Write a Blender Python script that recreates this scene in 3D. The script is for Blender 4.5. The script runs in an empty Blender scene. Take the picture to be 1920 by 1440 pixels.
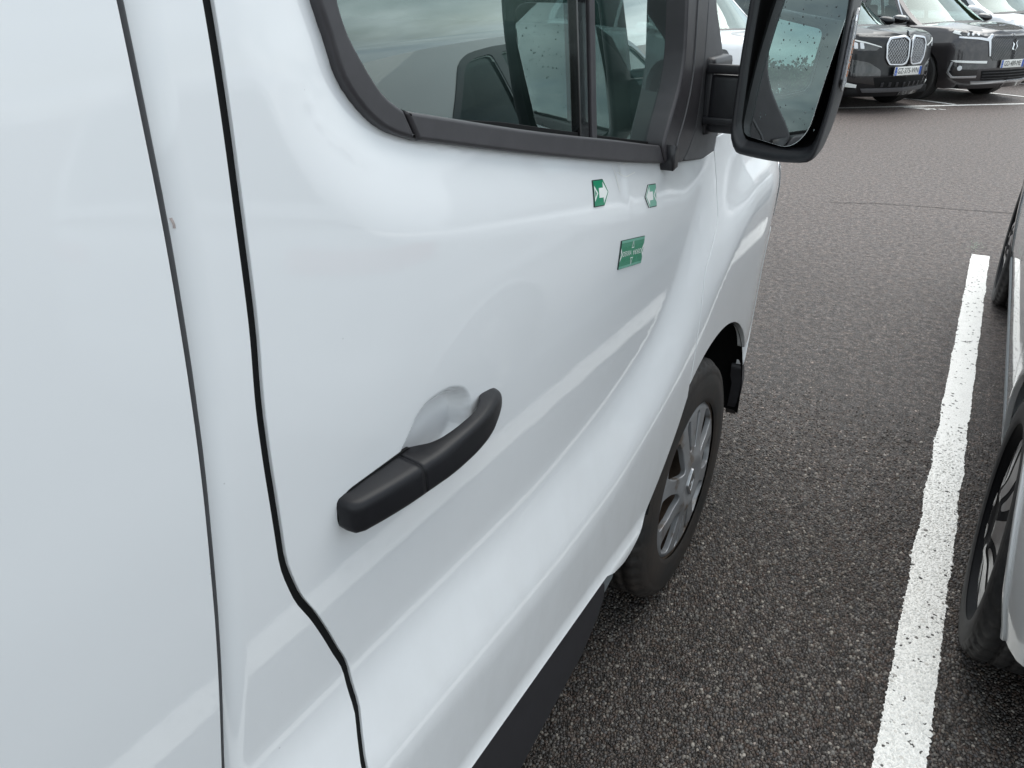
import bpy, bmesh, math, random
import numpy as np
from mathutils import Vector, Matrix, noise
from mathutils.geometry import delaunay_2d_cdt
R = math.radians
random.seed(7)
rng = np.random.default_rng(7)
scene = bpy.context.scene
COL = scene.collection

# ------------------------------------------------------------------ camera
cam_d = bpy.data.cameras.new('camera'); cam = bpy.data.objects.new('camera', cam_d); COL.objects.link(cam)
cam_d.sensor_fit = 'HORIZONTAL'; cam_d.sensor_width = 36.0; cam_d.lens = 27.19
cam_d.clip_start = 0.02; cam_d.clip_end = 2000.0
cam.location = (0, 0, 1.55)
PITCH, YAW = R(27.10), R(30.46)          # looking down, and to the left of the van's long axis
cam.rotation_euler = (math.pi/2 - PITCH, 0, YAW)
scene.camera = cam

# ------------------------------------------------------------------ sky, sun, exposure
SUN_EL, SUN_AZ = R(66), R(-3)           # azimuth clockwise from +Y
w = bpy.data.worlds.new('World'); scene.world = w; w.use_nodes = True
nt = w.node_tree; nt.nodes.clear()
def wn(t, **k):
    n = nt.nodes.new(t)
    for a, b in k.items(): setattr(n, a, b)
    return n
out = wn('ShaderNodeOutputWorld'); bg = wn('ShaderNodeBackground'); bg.inputs[1].default_value = 0.105
sky = wn('ShaderNodeTexSky', sky_type='NISHITA'); sky.sun_disc = False
sky.sun_elevation = SUN_EL; sky.sun_rotation = SUN_AZ; sky.altitude = 100; sky.air_density = 1.0; sky.dust_density = 1.5; sky.ozone_density = 1.2
tc = wn('ShaderNodeTexCoord'); sep = wn('ShaderNodeSeparateXYZ')
nt.links.new(tc.outputs['Generated'], sep.inputs[0])
# clouds on a flat layer: direction / (z + small)
add = wn('ShaderNodeMath', operation='ADD'); nt.links.new(sep.outputs['Z'], add.inputs[0]); add.inputs[1].default_value = 0.18
mx = wn('ShaderNodeMath', operation='MAXIMUM'); nt.links.new(add.outputs[0], mx.inputs[0]); mx.inputs[1].default_value = 0.12
dv = wn('ShaderNodeVectorMath', operation='DIVIDE')
cmb = wn('ShaderNodeCombineXYZ')
for i in range(3): nt.links.new(mx.outputs[0], cmb.inputs[i])
nt.links.new(tc.outputs['Generated'], dv.inputs[0]); nt.links.new(cmb.outputs[0], dv.inputs[1])
nz = wn('ShaderNodeTexNoise'); nz.inputs['Scale'].default_value = 1.15; nz.inputs['Detail'].default_value = 9; nz.inputs['Roughness'].default_value = 0.58; nz.inputs['Distortion'].default_value = 0.3
nt.links.new(dv.outputs[0], nz.inputs['Vector'])
rp = wn('ShaderNodeValToRGB'); rp.color_ramp.elements[0].position = 0.30; rp.color_ramp.elements[1].position = 0.56
rp.color_ramp.elements[0].color = (.25,.25,.25,1)
nt.links.new(nz.outputs['Fac'], rp.inputs[0])
nz2 = wn('ShaderNodeTexNoise'); nz2.inputs['Scale'].default_value = 2.1; nz2.inputs['Detail'].default_value = 6
nt.links.new(dv.outputs[0], nz2.inputs['Vector'])
rp2 = wn('ShaderNodeValToRGB'); e = rp2.color_ramp.elements
e[0].position = 0.30; e[0].color = (5.0, 5.7, 6.1, 1); e[1].position = 0.68; e[1].color = (9.2, 9.9, 10.2, 1)
nt.links.new(nz2.outputs['Fac'], rp2.inputs[0])
mixc = wn('ShaderNodeMix', data_type='RGBA')
nt.links.new(rp.outputs[0], mixc.inputs['Factor']); nt.links.new(sky.outputs[0], mixc.inputs['A']); nt.links.new(rp2.outputs[0], mixc.inputs['B'])
nt.links.new(mixc.outputs['Result'], bg.inputs[0]); nt.links.new(bg.outputs[0], out.inputs[0])
sun_d = bpy.data.lights.new('sun', 'SUN'); sun_d.energy = 1.5; sun_d.angle = R(60); sun_d.color = (1, .97, .92)
sun = bpy.data.objects.new('sun', sun_d); COL.objects.link(sun)
sdir = Vector((math.sin(SUN_AZ)*math.cos(SUN_EL), math.cos(SUN_AZ)*math.cos(SUN_EL), math.sin(SUN_EL)))
sun.rotation_euler = (-sdir).to_track_quat('-Z', 'Y').to_euler(); sun.location = (0, 0, 30)
vs = scene.view_settings
vs.view_transform = 'Standard'; vs.look = 'None'; vs.gamma = 1; vs.use_curve_mapping = False; vs.exposure = 0.84
scene.cycles.max_bounces = 10; scene.cycles.transparent_max_bounces = 24; scene.cycles.glossy_bounces = 6
scene.cycles.caustics_reflective = False; scene.cycles.caustics_refractive = False
scene.cycles.use_denoising = True

# ------------------------------------------------------------------ materials
MATS = {}
def node_mat(name):
    m = bpy.data.materials.new(name); m.use_nodes = True
    t = m.node_tree; b = t.nodes['Principled BSDF']; MATS[name] = m
    return m, t, b
def objcoord(t):
    return t.nodes.new('ShaderNodeTexCoord').outputs['Object']
def noise_node(t, vec, scale, detail=4, rough=.55):
    n = t.nodes.new('ShaderNodeTexNoise'); n.inputs['Scale'].default_value = scale
    n.inputs['Detail'].default_value = detail; n.inputs['Roughness'].default_value = rough
    t.links.new(vec, n.inputs['Vector']); return n
def ramp(t, fac, stops):
    r = t.nodes.new('ShaderNodeValToRGB'); cr = r.color_ramp
    while len(cr.elements) < len(stops): cr.elements.new(0.5)
    for e, (p, c) in zip(cr.elements, stops):
        e.position = p; e.color = (*c, 1) if len(c) == 3 else c
    t.links.new(fac, r.inputs[0]); return r
def bump(t, b, h, strength, dist):
    n = t.nodes.new('ShaderNodeBump'); n.inputs['Strength'].default_value = strength; n.inputs['Distance'].default_value = dist
    t.links.new(h, n.inputs['Height']); t.links.new(n.outputs[0], b.inputs['Normal']); return n
def simple(name, col, rough=.5, metal=0., coat=0., var=.12, scale=40., bmp=0., bscale=900., spec=.5, coat_rough=.03):
    m, t, b = node_mat(name); v = objcoord(t)
    n = noise_node(t, v, scale)
    c0 = tuple(max(0, x*(1-var)) for x in col); c1 = tuple(min(1, x*(1+var)) for x in col)
    r = ramp(t, n.outputs['Fac'], [(.3, c0), (.7, c1)])
    t.links.new(r.outputs[0], b.inputs['Base Color'])
    b.inputs['Roughness'].default_value = rough; b.inputs['Metallic'].default_value = metal
    b.inputs['Coat Weight'].default_value = coat; b.inputs['Coat Roughness'].default_value = coat_rough
    b.inputs['Specular IOR Level'].default_value = spec
    if bmp:
        n2 = noise_node(t, v, bscale, 2); bump(t, b, n2.outputs['Fac'], bmp, .0006)
    return m
def paint_mat(name, col, metal=0., rough=.4, grime=.03, flake=0., coat=1.0, spec=.5, film=0.):
    """car paint: base + clear coat, a whisper of orange peel, dust specks"""
    m, t, b = node_mat(name); v = objcoord(t)
    n = noise_node(t, v, 2.2, 5)
    r = ramp(t, n.outputs['Fac'], [(.3, tuple(c*(1-grime) for c in col)), (.7, col)])
    sp = t.nodes.new('ShaderNodeTexVoronoi'); sp.inputs['Scale'].default_value = 26
    t.links.new(v, sp.inputs['Vector'])
    n3 = noise_node(t, v, 9, 3)
    ad = t.nodes.new('ShaderNodeMath'); ad.operation = 'MULTIPLY_ADD'; t.links.new(n3.outputs['Fac'], ad.inputs[0]); ad.inputs[1].default_value = .09; ad.inputs[2].default_value = -.030
    lt = t.nodes.new('ShaderNodeMath'); lt.operation = 'LESS_THAN'; t.links.new(sp.outputs['Distance'], lt.inputs[0]); t.links.new(ad.outputs[0], lt.inputs[1])
    mul = t.nodes.new('ShaderNodeMath'); mul.operation = 'MULTIPLY'; t.links.new(lt.outputs[0], mul.inputs[0]); mul.inputs[1].default_value = .22
    mx = t.nodes.new('ShaderNodeMix'); mx.data_type = 'RGBA'
    t.links.new(mul.outputs[0], mx.inputs['Factor']); t.links.new(r.outputs[0], mx.inputs['A']); mx.inputs['B'].default_value = (.10, .085, .07, 1)
    t.links.new(mx.outputs['Result'], b.inputs['Base Color'])
    if film:          # road film: spray and dust dried on the lower body, with drip streaks
        sx = t.nodes.new('ShaderNodeSeparateXYZ'); t.links.new(v, sx.inputs[0])
        hz = t.nodes.new('ShaderNodeMapRange'); hz.inputs['From Min'].default_value = 1.0; hz.inputs['From Max'].default_value = .42; t.links.new(sx.outputs['Z'], hz.inputs['Value'])
        st = t.nodes.new('ShaderNodeVectorMath'); st.operation = 'MULTIPLY'; st.inputs[1].default_value = (16, 16, 7); t.links.new(v, st.inputs[0])
        sn = noise_node(t, st.outputs[0], 1.2, 6, .7); sr = ramp(t, sn.outputs['Fac'], [(.38, (0, 0, 0)), (.72, (1, 1, 1))])
        k1 = t.nodes.new('ShaderNodeMath'); k1.operation = 'MULTIPLY'; t.links.new(hz.outputs[0], k1.inputs[0]); t.links.new(sr.outputs[0], k1.inputs[1])
        k2 = t.nodes.new('ShaderNodeMath'); k2.operation = 'MULTIPLY'; k2.inputs[1].default_value = film; t.links.new(k1.outputs[0], k2.inputs[0])
        fm = t.nodes.new('ShaderNodeMix'); fm.data_type = 'RGBA'; t.links.new(k2.outputs[0], fm.inputs['Factor']); t.links.new(mx.outputs['Result'], fm.inputs['A']); fm.inputs['B'].default_value = (.36, .33, .29, 1)
        t.links.new(fm.outputs['Result'], b.inputs['Base Color'])
    b.inputs['Metallic'].default_value = metal; b.inputs['Roughness'].default_value = rough; b.inputs['Specular IOR Level'].default_value = spec
    b.inputs['Coat Weight'].default_value = coat; b.inputs['Coat Roughness'].default_value = .025; b.inputs['Coat IOR'].default_value = 1.5
    n2 = noise_node(t, v, 260, 2)
    bp = t.nodes.new('ShaderNodeBump'); bp.inputs['Strength'].default_value = .05; bp.inputs['Distance'].default_value = .0003
    t.links.new(n2.outputs['Fac'], bp.inputs['Height']); t.links.new(bp.outputs[0], b.inputs['Coat Normal'])
    return m
def glass_mat(name, tint, refl=1.0, dirt=.0):
    m = bpy.data.materials.new(name); m.use_nodes = True; MATS[name] = m
    t = m.node_tree; t.nodes.clear()
    o = t.nodes.new('ShaderNodeOutputMaterial'); mix = t.nodes.new('ShaderNodeMixShader')
    tr = t.nodes.new('ShaderNodeBsdfTransparent'); gl = t.nodes.new('ShaderNodeBsdfGlossy'); gl.inputs['Roughness'].default_value = .0
    fr = t.nodes.new('ShaderNodeFresnel'); geo = t.nodes.new('ShaderNodeNewGeometry')
    mp = t.nodes.new('ShaderNodeMapRange'); mp.inputs['To Min'].default_value = 1.52; mp.inputs['To Max'].default_value = 1/1.52
    t.links.new(geo.outputs['Backfacing'], mp.inputs['Value']); t.links.new(mp.outputs[0], fr.inputs['IOR'])
    v = objcoord(t); n = noise_node(t, v, 6, 3)
    r = ramp(t, n.outputs['Fac'], [(.3, tuple(c*.97 for c in tint)), (.7, tint)])
    t.links.new(r.outputs[0], tr.inputs['Color'])
    k = t.nodes.new('ShaderNodeMath'); k.operation = 'MULTIPLY'; k.use_clamp = True; k.inputs[1].default_value = refl
    t.links.new(fr.outputs[0], k.inputs[0])
    gl.inputs['Color'].default_value = (.88, 1, .97, 1)
    t.links.new(k.outputs[0], mix.inputs[0]); t.links.new(tr.outputs[0], mix.inputs[1]); t.links.new(gl.outputs[0], mix.inputs[2])
    t.links.new(mix.outputs[0], o.inputs[0])
    return m

paint_mat('white_paint', (.80, .815, .83), rough=.45, grime=.03, film=.13)
paint_mat('silver_paint', (.60, .61, .61), metal=.10, rough=.42)
paint_mat('black_paint', (.004, .0045, .006), rough=.4, coat=.45, spec=.25)
paint_mat('grey_paint', (.036, .032, .034), metal=.45, rough=.4)
paint_mat('blue_paint', (.03, .10, .28), rough=.4)
simple('black_plastic', (.018, .018, .021), .42, bmp=.25, bscale=1500, var=.1)
simple('handle_plastic', (.008, .008, .010), .40, bmp=.15, bscale=2500, var=.08, spec=.3)
simple('trim_plastic', (.042, .039, .043), .45, bmp=.2, bscale=1800, var=.12)
simple('grey_plastic', (.085, .085, .09), .5, bmp=.2, bscale=1500)
simple('cladding_plastic', (.022, .022, .026), .5, bmp=.3, bscale=900, var=.15)
simple('light_cladding', (.16, .175, .185), .5, bmp=.2, bscale=900)
simple('gap_rubber', (.0028, .0028, .0032), .75, spec=.25)
simple('dark_void', (.004, .004, .004), .9)
simple('gloss_black', (.008, .008, .009), .12, coat=1.)
simple('chrome', (.75, .76, .78), .12, metal=1., var=.03)
simple('satin_chrome', (.62, .63, .65), .3, metal=1., var=.05)
simple('mirror_silver', (.88, .93, .93), .0, metal=1., var=.0)
simple('dash_plastic', (.022, .024, .026), .6, bmp=.2)
simple('fabric', (.035, .037, .04), .9, bmp=.4, bscale=1200)
simple('brake_metal', (.12, .09, .07), .55, metal=.6, var=.4, scale=25)
simple('plate_white', (.75, .75, .72), .35, var=.04)
simple('plate_blue', (.02, .09, .42), .35, var=.05)
simple('ink_black', (.012, .012, .014), .4)
simple('magnet_green', (.0, .235, .115), .3, var=.05, coat=.3)
simple('magnet_pale_green', (.13, .40, .29), .3, var=.05, coat=.3)
simple('print_white', (.80, .82, .80), .35, var=.03)
simple('magnet_edge', (.01, .03, .025), .5)
simple('headlight_black', (.01, .01, .012), .15, coat=1.)
simple('lamp_silver', (.7, .72, .75), .2, metal=.9)
simple('lamp_lens', (.70, .72, .74), .08, coat=1., var=.05)
simple('amber_lens', (.50, .17, .06), .2, coat=1., var=.35, scale=160)
simple('clear_lens', (.36, .37, .40), .12, coat=1., var=.35, scale=120)
simple('red_lens', (.35, .01, .01), .15, coat=1.)
simple('bark', (.09, .07, .05), .9, bmp=.5, bscale=60, var=.3, scale=8)
simple('scratch_dark', (.50, .43, .41), .6, var=.25, scale=300)
simple('water', (.9, .95, .95), .0, metal=.6)
simple('alloy_dark', (.006, .006, .007), .6, spec=.12)
simple('alloy_bright', (.62, .63, .64), .28, metal=1.)
simple('rust', (.15, .07, .035), .85, var=.4, scale=60)
glass_mat('van_glass', (.38, .49, .47), 2.9)
glass_mat('car_glass', (.42, .50, .48), 1.6)
glass_mat('dark_glass', (.05, .06, .06), 1.3)

def hubcap_mat():
    m, t, b = node_mat('hubcap_silver'); v = objcoord(t)
    n = noise_node(t, v, 14, 6); r = ramp(t, n.outputs['Fac'], [(.30, (.13, .095, .07)), (.42, (.27, .275, .285)), (.75, (.33, .335, .35))])
    t.links.new(r.outputs[0], b.inputs['Base Color']); b.inputs['Metallic'].default_value = .45; b.inputs['Roughness'].default_value = .42
    b.inputs['Coat Weight'].default_value = .1
hubcap_mat()
def rubber_mat(name, brown):
    m, t, b = node_mat(name); v = objcoord(t)
    n = noise_node(t, v, 7, 6, .65); n2 = noise_node(t, v, 90, 3)
    mu = t.nodes.new('ShaderNodeMath'); mu.operation = 'MULTIPLY_ADD'; t.links.new(n2.outputs['Fac'], mu.inputs[0]); mu.inputs[1].default_value = .25; t.links.new(n.outputs['Fac'], mu.inputs[2])
    r = ramp(t, mu.outputs[0], [(.50, (.014, .0135, .0135)), (.90, brown)])
    t.links.new(r.outputs[0], b.inputs['Base Color']); b.inputs['Roughness'].default_value = .65
    bump(t, b, n2.outputs['Fac'], .15, .001)
rubber_mat('tyre_rubber', (.040, .030, .024)); rubber_mat('tyre_tread', (.026, .024, .023))

def stone_nodes(t, v):
    """the stones of the surface dressing: returns colour and height sockets"""
    nd = noise_node(t, v, 120, 2)
    mixv = t.nodes.new('ShaderNodeVectorMath'); mixv.operation = 'MULTIPLY_ADD'
    t.links.new(nd.outputs['Color'], mixv.inputs[0]); mixv.inputs[1].default_value = (.0035,)*3; t.links.new(v, mixv.inputs[2])
    vo = t.nodes.new('ShaderNodeTexVoronoi'); vo.inputs['Scale'].default_value = 118; vo.inputs['Randomness'].default_value = 1
    t.links.new(mixv.outputs[0], vo.inputs['Vector'])
    ve = t.nodes.new('ShaderNodeTexVoronoi'); ve.feature = 'DISTANCE_TO_EDGE'; ve.inputs['Scale'].default_value = 118
    t.links.new(mixv.outputs[0], ve.inputs['Vector'])
    return vo, ve
def asphalt_mat():
    m, t, b = node_mat('asphalt'); v = objcoord(t)
    vo, ve = stone_nodes(t, v)
    sepc = t.nodes.new('ShaderNodeSeparateColor'); t.links.new(vo.outputs['Color'], sepc.inputs[0])
    stone = ramp(t, sepc.outputs[0], [(0, (.016, .015, .014)), (.25, (.032, .029, .027)), (.50, (.052, .040, .033)), (.70, (.058, .057, .057)), (.88, (.090, .088, .086)), (.97, (.13, .126, .12)), (1, (.22, .21, .20))])
    gap = ramp(t, ve.outputs['Distance'], [(.03, (0, 0, 0)), (.15, (1, 1, 1))])
    mx = t.nodes.new('ShaderNodeMix'); mx.data_type = 'RGBA'
    t.links.new(gap.outputs[0], mx.inputs['Factor']); mx.inputs['A'].default_value = (.006, .0055, .005, 1); t.links.new(stone.outputs[0], mx.inputs['B'])
    big = noise_node(t, v, .9, 6); br = ramp(t, big.outputs['Fac'], [(.3, (.78, .71, .65)), (.7, (1.22, 1.13, 1.06))])
    mul = t.nodes.new('ShaderNodeMix'); mul.data_type = 'RGBA'; mul.blend_type = 'MULTIPLY'; mul.inputs['Factor'].default_value = 1
    t.links.new(mx.outputs['Result'], mul.inputs['A']); t.links.new(br.outputs[0], mul.inputs['B'])
    # grazing-view brightening painted into the colour beyond the bay, over a paler lane
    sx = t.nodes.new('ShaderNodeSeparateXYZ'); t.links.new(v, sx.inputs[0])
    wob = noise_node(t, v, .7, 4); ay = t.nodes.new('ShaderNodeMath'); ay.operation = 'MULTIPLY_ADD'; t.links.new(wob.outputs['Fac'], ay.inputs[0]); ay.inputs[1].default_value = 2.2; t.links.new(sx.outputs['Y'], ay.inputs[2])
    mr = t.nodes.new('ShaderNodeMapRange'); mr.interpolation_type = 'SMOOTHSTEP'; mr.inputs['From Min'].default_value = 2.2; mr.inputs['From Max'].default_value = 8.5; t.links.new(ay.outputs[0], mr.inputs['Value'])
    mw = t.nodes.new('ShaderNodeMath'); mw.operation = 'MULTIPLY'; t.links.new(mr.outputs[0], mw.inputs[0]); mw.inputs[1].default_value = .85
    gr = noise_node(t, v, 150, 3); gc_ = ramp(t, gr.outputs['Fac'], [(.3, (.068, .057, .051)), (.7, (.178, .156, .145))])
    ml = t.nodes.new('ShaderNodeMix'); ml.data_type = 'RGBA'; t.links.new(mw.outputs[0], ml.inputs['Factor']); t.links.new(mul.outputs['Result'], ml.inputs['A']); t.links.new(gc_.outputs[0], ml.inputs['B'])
    fr = noise_node(t, v, 30, 2, .75); fc = ramp(t, fr.outputs['Fac'], [(.34, (.50, .49, .48)), (.5, (1, 1, 1)), (.66, (1.75, 1.72, 1.70))])
    fr2 = noise_node(t, v, 130, 2, .8); fc2 = ramp(t, fr2.outputs['Fac'], [(.36, (.60, .59, .58)), (.5, (1, 1, 1)), (.64, (1.5, 1.48, 1.46))])
    m2 = t.nodes.new('ShaderNodeMix'); m2.data_type = 'RGBA'; m2.blend_type = 'MULTIPLY'; m2.inputs['Factor'].default_value = 1
    t.links.new(fc.outputs[0], m2.inputs['A']); t.links.new(fc2.outputs[0], m2.inputs['B'])
    frc = noise_node(t, v, 22, 4, .8); fcc = ramp(t, frc.outputs['Color'], [(.35, (.90, .90, .95)), (.65, (1.12, 1.02, .96))])
    m3 = t.nodes.new('ShaderNodeMix'); m3.data_type = 'RGBA'; m3.blend_type = 'MULTIPLY'; m3.inputs['Factor'].default_value = 1
    t.links.new(ml.outputs['Result'], m3.inputs['A']); t.links.new(m2.outputs['Result'], m3.inputs['B'])
    m4 = t.nodes.new('ShaderNodeMix'); m4.data_type = 'RGBA'; m4.blend_type = 'MULTIPLY'; m4.inputs['Factor'].default_value = 1
    t.links.new(m3.outputs['Result'], m4.inputs['A']); t.links.new(fcc.outputs[0], m4.inputs['B'])
    t.links.new(m4.outputs['Result'], b.inputs['Base Color'])
    rr = ramp(t, sepc.outputs[1], [(0, (.38,)*3), (1, (.75,)*3)]); t.links.new(rr.outputs[0], b.inputs['Roughness'])
    hp = ramp(t, ve.outputs['Distance'], [(0, (0, 0, 0)), (.18, (.75,)*3), (.45, (1, 1, 1))])
    ma = t.nodes.new('ShaderNodeMath'); ma.operation = 'MULTIPLY_ADD'; t.links.new(sepc.outputs[2], ma.inputs[0]); ma.inputs[1].default_value = .7; t.links.new(hp.outputs[0], ma.inputs[2])
    bump(t, b, ma.outputs[0], .9, .0028)
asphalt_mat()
def line_mat():
    m, t, b = node_mat('line_paint'); v = objcoord(t)
    vo, ve = stone_nodes(t, v)
    sepc = t.nodes.new('ShaderNodeSeparateColor'); t.links.new(vo.outputs['Color'], sepc.inputs[0])
    n = noise_node(t, v, 5, 5); wear = ramp(t, n.outputs['Fac'], [(.35, (.985,)*3), (.7, (.945,)*3)])
    gt = t.nodes.new('ShaderNodeMath'); gt.operation = 'GREATER_THAN'; t.links.new(sepc.outputs[0], gt.inputs[0]); t.links.new(wear.outputs[0], gt.inputs[1])
    n2 = noise_node(t, v, 30, 4); wc = ramp(t, n2.outputs['Fac'], [(.3, (.78, .77, .74)), (.7, (.86, .85, .82))])
    gap = ramp(t, ve.outputs['Distance'], [(.0, (.62, .60, .57)), (.05, (1, 1, 1))])
    mg = t.nodes.new('ShaderNodeMix'); mg.data_type = 'RGBA'; mg.blend_type = 'MULTIPLY'; mg.inputs['Factor'].default_value = 1
    t.links.new(wc.outputs[0], mg.inputs['A']); t.links.new(gap.outputs[0], mg.inputs['B'])
    mx = t.nodes.new('ShaderNodeMix'); mx.data_type = 'RGBA'; t.links.new(gt.outputs[0], mx.inputs['Factor'])
    t.links.new(mg.outputs['Result'], mx.inputs['A']); mx.inputs['B'].default_value = (.045, .040, .038, 1)
    t.links.new(mx.outputs['Result'], b.inputs['Base Color']); b.inputs['Roughness'].default_value = .6
    hp = ramp(t, ve.outputs['Distance'], [(0, (0, 0, 0)), (.25, (.8,)*3), (.5, (1, 1, 1))])
    ma = t.nodes.new('ShaderNodeMath'); ma.operation = 'MULTIPLY_ADD'; t.links.new(sepc.outputs[2], ma.inputs[0]); ma.inputs[1].default_value = .6; t.links.new(hp.outputs[0], ma.inputs[2])
    bump(t, b, ma.outputs[0], .4, .0018)
line_mat()
def leaf_mat():
    m, t, b = node_mat('leaf_green'); v = objcoord(t)
    n = noise_node(t, v, 1.6, 4); r = ramp(t, n.outputs['Fac'], [(.3, (.030, .052, .016)), (.7, (.070, .105, .032))])
    t.links.new(r.outputs[0], b.inputs['Base Color']); b.inputs['Roughness'].default_value = .6
leaf_mat()
def stone_mat():
    m, t, b = node_mat('loose_stone'); g = t.nodes.new('ShaderNodeNewGeometry'); v = objcoord(t)
    r = ramp(t, g.outputs['Random Per Island'], [(0, (.015, .013, .012)), (.20, (.030, .025, .022)), (.36, (.058, .038, .029)), (.52, (.048, .048, .052)), (.68, (.082, .064, .050)), (.84, (.090, .090, .090)), (.96, (.16, .15, .135)), (1, (.30, .285, .26))])
    n = noise_node(t, v, 420, 3); c = ramp(t, n.outputs['Fac'], [(.3, (.75,)*3), (.7, (1.2,)*3)])
    big = noise_node(t, v, 1.4, 5); br = ramp(t, big.outputs['Fac'], [(.3, (.80, .76, .72)), (.7, (1.18, 1.12, 1.08))])
    x = t.nodes.new('ShaderNodeMix'); x.data_type = 'RGBA'; x.blend_type = 'MULTIPLY'; x.inputs['Factor'].default_value = 1
    t.links.new(r.outputs[0], x.inputs['A']); t.links.new(c.outputs[0], x.inputs['B'])
    y = t.nodes.new('ShaderNodeMix'); y.data_type = 'RGBA'; y.blend_type = 'MULTIPLY'; y.inputs['Factor'].default_value = 1
    t.links.new(x.outputs['Result'], y.inputs['A']); t.links.new(br.outputs[0], y.inputs['B'])
    t.links.new(y.outputs['Result'], b.inputs['Base Color']); b.inputs['Roughness'].default_value = .5
    m, t, b = node_mat('painted_stone'); g = t.nodes.new('ShaderNodeNewGeometry'); v = objcoord(t)
    r = ramp(t, g.outputs['Random Per Island'], [(0, (.70, .69, .66)), (.95, (.84, .83, .80)), (.982, (.60, .57, .53)), (.989, (.055, .048, .043)), (1, (.04, .036, .034))])
    n = noise_node(t, v, 300, 3); c = ramp(t, n.outputs['Fac'], [(.3, (.88,)*3), (.6, (1.,)*3)])
    x = t.nodes.new('ShaderNodeMix'); x.data_type = 'RGBA'; x.blend_type = 'MULTIPLY'; x.inputs['Factor'].default_value = 1
    t.links.new(r.outputs[0], x.inputs['A']); t.links.new(c.outputs[0], x.inputs['B'])
    t.links.new(x.outputs['Result'], b.inputs['Base Color']); b.inputs['Roughness'].default_value = .55
stone_mat()
# ------------------------------------------------------------------ helpers
def link(o, parent=None, off=None):
    COL.objects.link(o)
    if parent is not None:
        o.parent = parent
        if off is not None: o.matrix_parent_inverse = Matrix.Translation(-Vector(off))
    return o
def to_mesh(name, verts, faces, mat, normals=None, smooth=True):
    me = bpy.data.meshes.new(name)
    me.from_pydata([tuple(map(float, v)) for v in verts], [], [tuple(f) for f in faces])
    if mat: me.materials.append(MATS[mat])
    if smooth: me.polygons.foreach_set('use_smooth', [True]*len(me.polygons))
    me.update()
    if normals is not None:
        me.normals_split_custom_set_from_vertices([tuple(map(float, n)) for n in normals])
    return me
def part(name, data, parent, label=None, kind=None):
    """a mesh (or (verts, faces[, normals], mat) tuple) as a child of a thing or part"""
    if isinstance(data, tuple):
        v, f, n, m = data if len(data) == 4 else (data[0], data[1], None, data[2])
        data = to_mesh(name, v, f, m, n)
    o = bpy.data.objects.new(name, data)
    link(o, parent, parent.get('_off') if parent is not None else None)
    if label: o['label'] = label
    if kind: o['kind'] = kind
    return o
def thing(name, label, cat, loc=(0, 0, 0), rotz=0., group=None, world=False):
    """an Empty at the thing's base; world=True: children come in world coordinates"""
    o = bpy.data.objects.new(name, None); o.empty_display_size = .1; COL.objects.link(o)
    o.location = loc; o.rotation_euler = (0, 0, rotz)
    o['label'] = label; o['category'] = cat
    if group: o['group'] = group
    if world: o['_off'] = tuple(loc)
    return o
def tag(o, label=None, cat=None, group=None, kind=None):
    for k, v in (('label', label), ('category', cat), ('group', group), ('kind', kind)):
        if v: o[k] = v
    return o
def join(*ds):
    """merge (verts, faces) tuples"""
    V, F = [], []
    for d in ds:
        k = len(V); V += [tuple(v) for v in d[0]]; F += [tuple(i+k for i in f) for f in d[1]]
    return V, F
def box(c, s, bevel=0., rot=None):
    bm = bmesh.new(); bmesh.ops.create_cube(bm, size=1.)
    for v in bm.verts: v.co = Vector((v.co.x*s[0], v.co.y*s[1], v.co.z*s[2]))
    if bevel: bmesh.ops.bevel(bm, geom=bm.edges[:], offset=bevel, segments=2, affect='EDGES', profile=.6)
    V = []
    for v in bm.verts:
        p = v.co.copy()
        if rot is not None: p = rot @ p
        V.append(tuple(p + Vector(c)))
    bm.verts.index_update(); F = [[v.index for v in f.verts] for f in bm.faces]
    bm.free(); return V, F
def tube(pts, r, n=10, caps=True, closed=False):
    pts = [Vector(p) for p in pts]; V, F = [], []; m = len(pts)
    rs = r if isinstance(r, (list, tuple)) else [r]*m
    up = Vector((0, 0, 1)); prev = None
    for i, p in enumerate(pts):
        a = pts[(i+1) % m] if (closed or i < m-1) else pts[i]; b = pts[i-1] if (closed or i > 0) else pts[i]
        d = (a-b).normalized()
        if prev is None:
            s = d.cross(up);
            if s.length < .05: s = d.cross(Vector((1, 0, 0)))
        else: s = prev - d*prev.dot(d)
        s.normalize(); prev = s; q = d.cross(s)
        for k in range(n):
            t = 2*math.pi*k/n; V.append(tuple(p + (s*math.cos(t)+q*math.sin(t))*rs[i]))
    for i in range(m if closed else m-1):
        j = (i+1) % m
        for k in range(n): F.append((i*n+k, i*n+(k+1) % n, j*n+(k+1) % n, j*n+k))
    if caps and not closed:
        F.append(tuple(range(n-1, -1, -1))); F.append(tuple((m-1)*n+k for k in range(n)))
    return V, F
def lathe(prof, n=64, axis='X', c=(0, 0, 0), flip=False, mod=None):
    """profile of (axial, radius) swept round the axis"""
    V, F = [], []
    for k in range(n):
        t = 2*math.pi*k/n
        for j, (a, r) in enumerate(prof):
            if mod: a, r = mod(k, j, a, r)
            if axis == 'X': V.append((c[0]+a, c[1]+r*math.cos(t), c[2]+r*math.sin(t)))
            else: V.append((c[0]+r*math.cos(t), c[1]+r*math.sin(t), c[2]+a))
    m = len(prof)
    for k in range(n):
        k2 = (k+1) % n
        for j in range(m-1):
            f = (k*m+j, k*m+j+1, k2*m+j+1, k2*m+j); F.append(f[::-1] if flip else f)
    return V, F
def grid(nu, nv, fn):
    V = [fn(i/(nu-1), j/(nv-1)) for i in range(nu) for j in range(nv)]
    F = [(i*nv+j, (i+1)*nv+j, (i+1)*nv+j+1, i*nv+j+1) for i in range(nu-1) for j in range(nv-1)]
    return V, F
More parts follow.
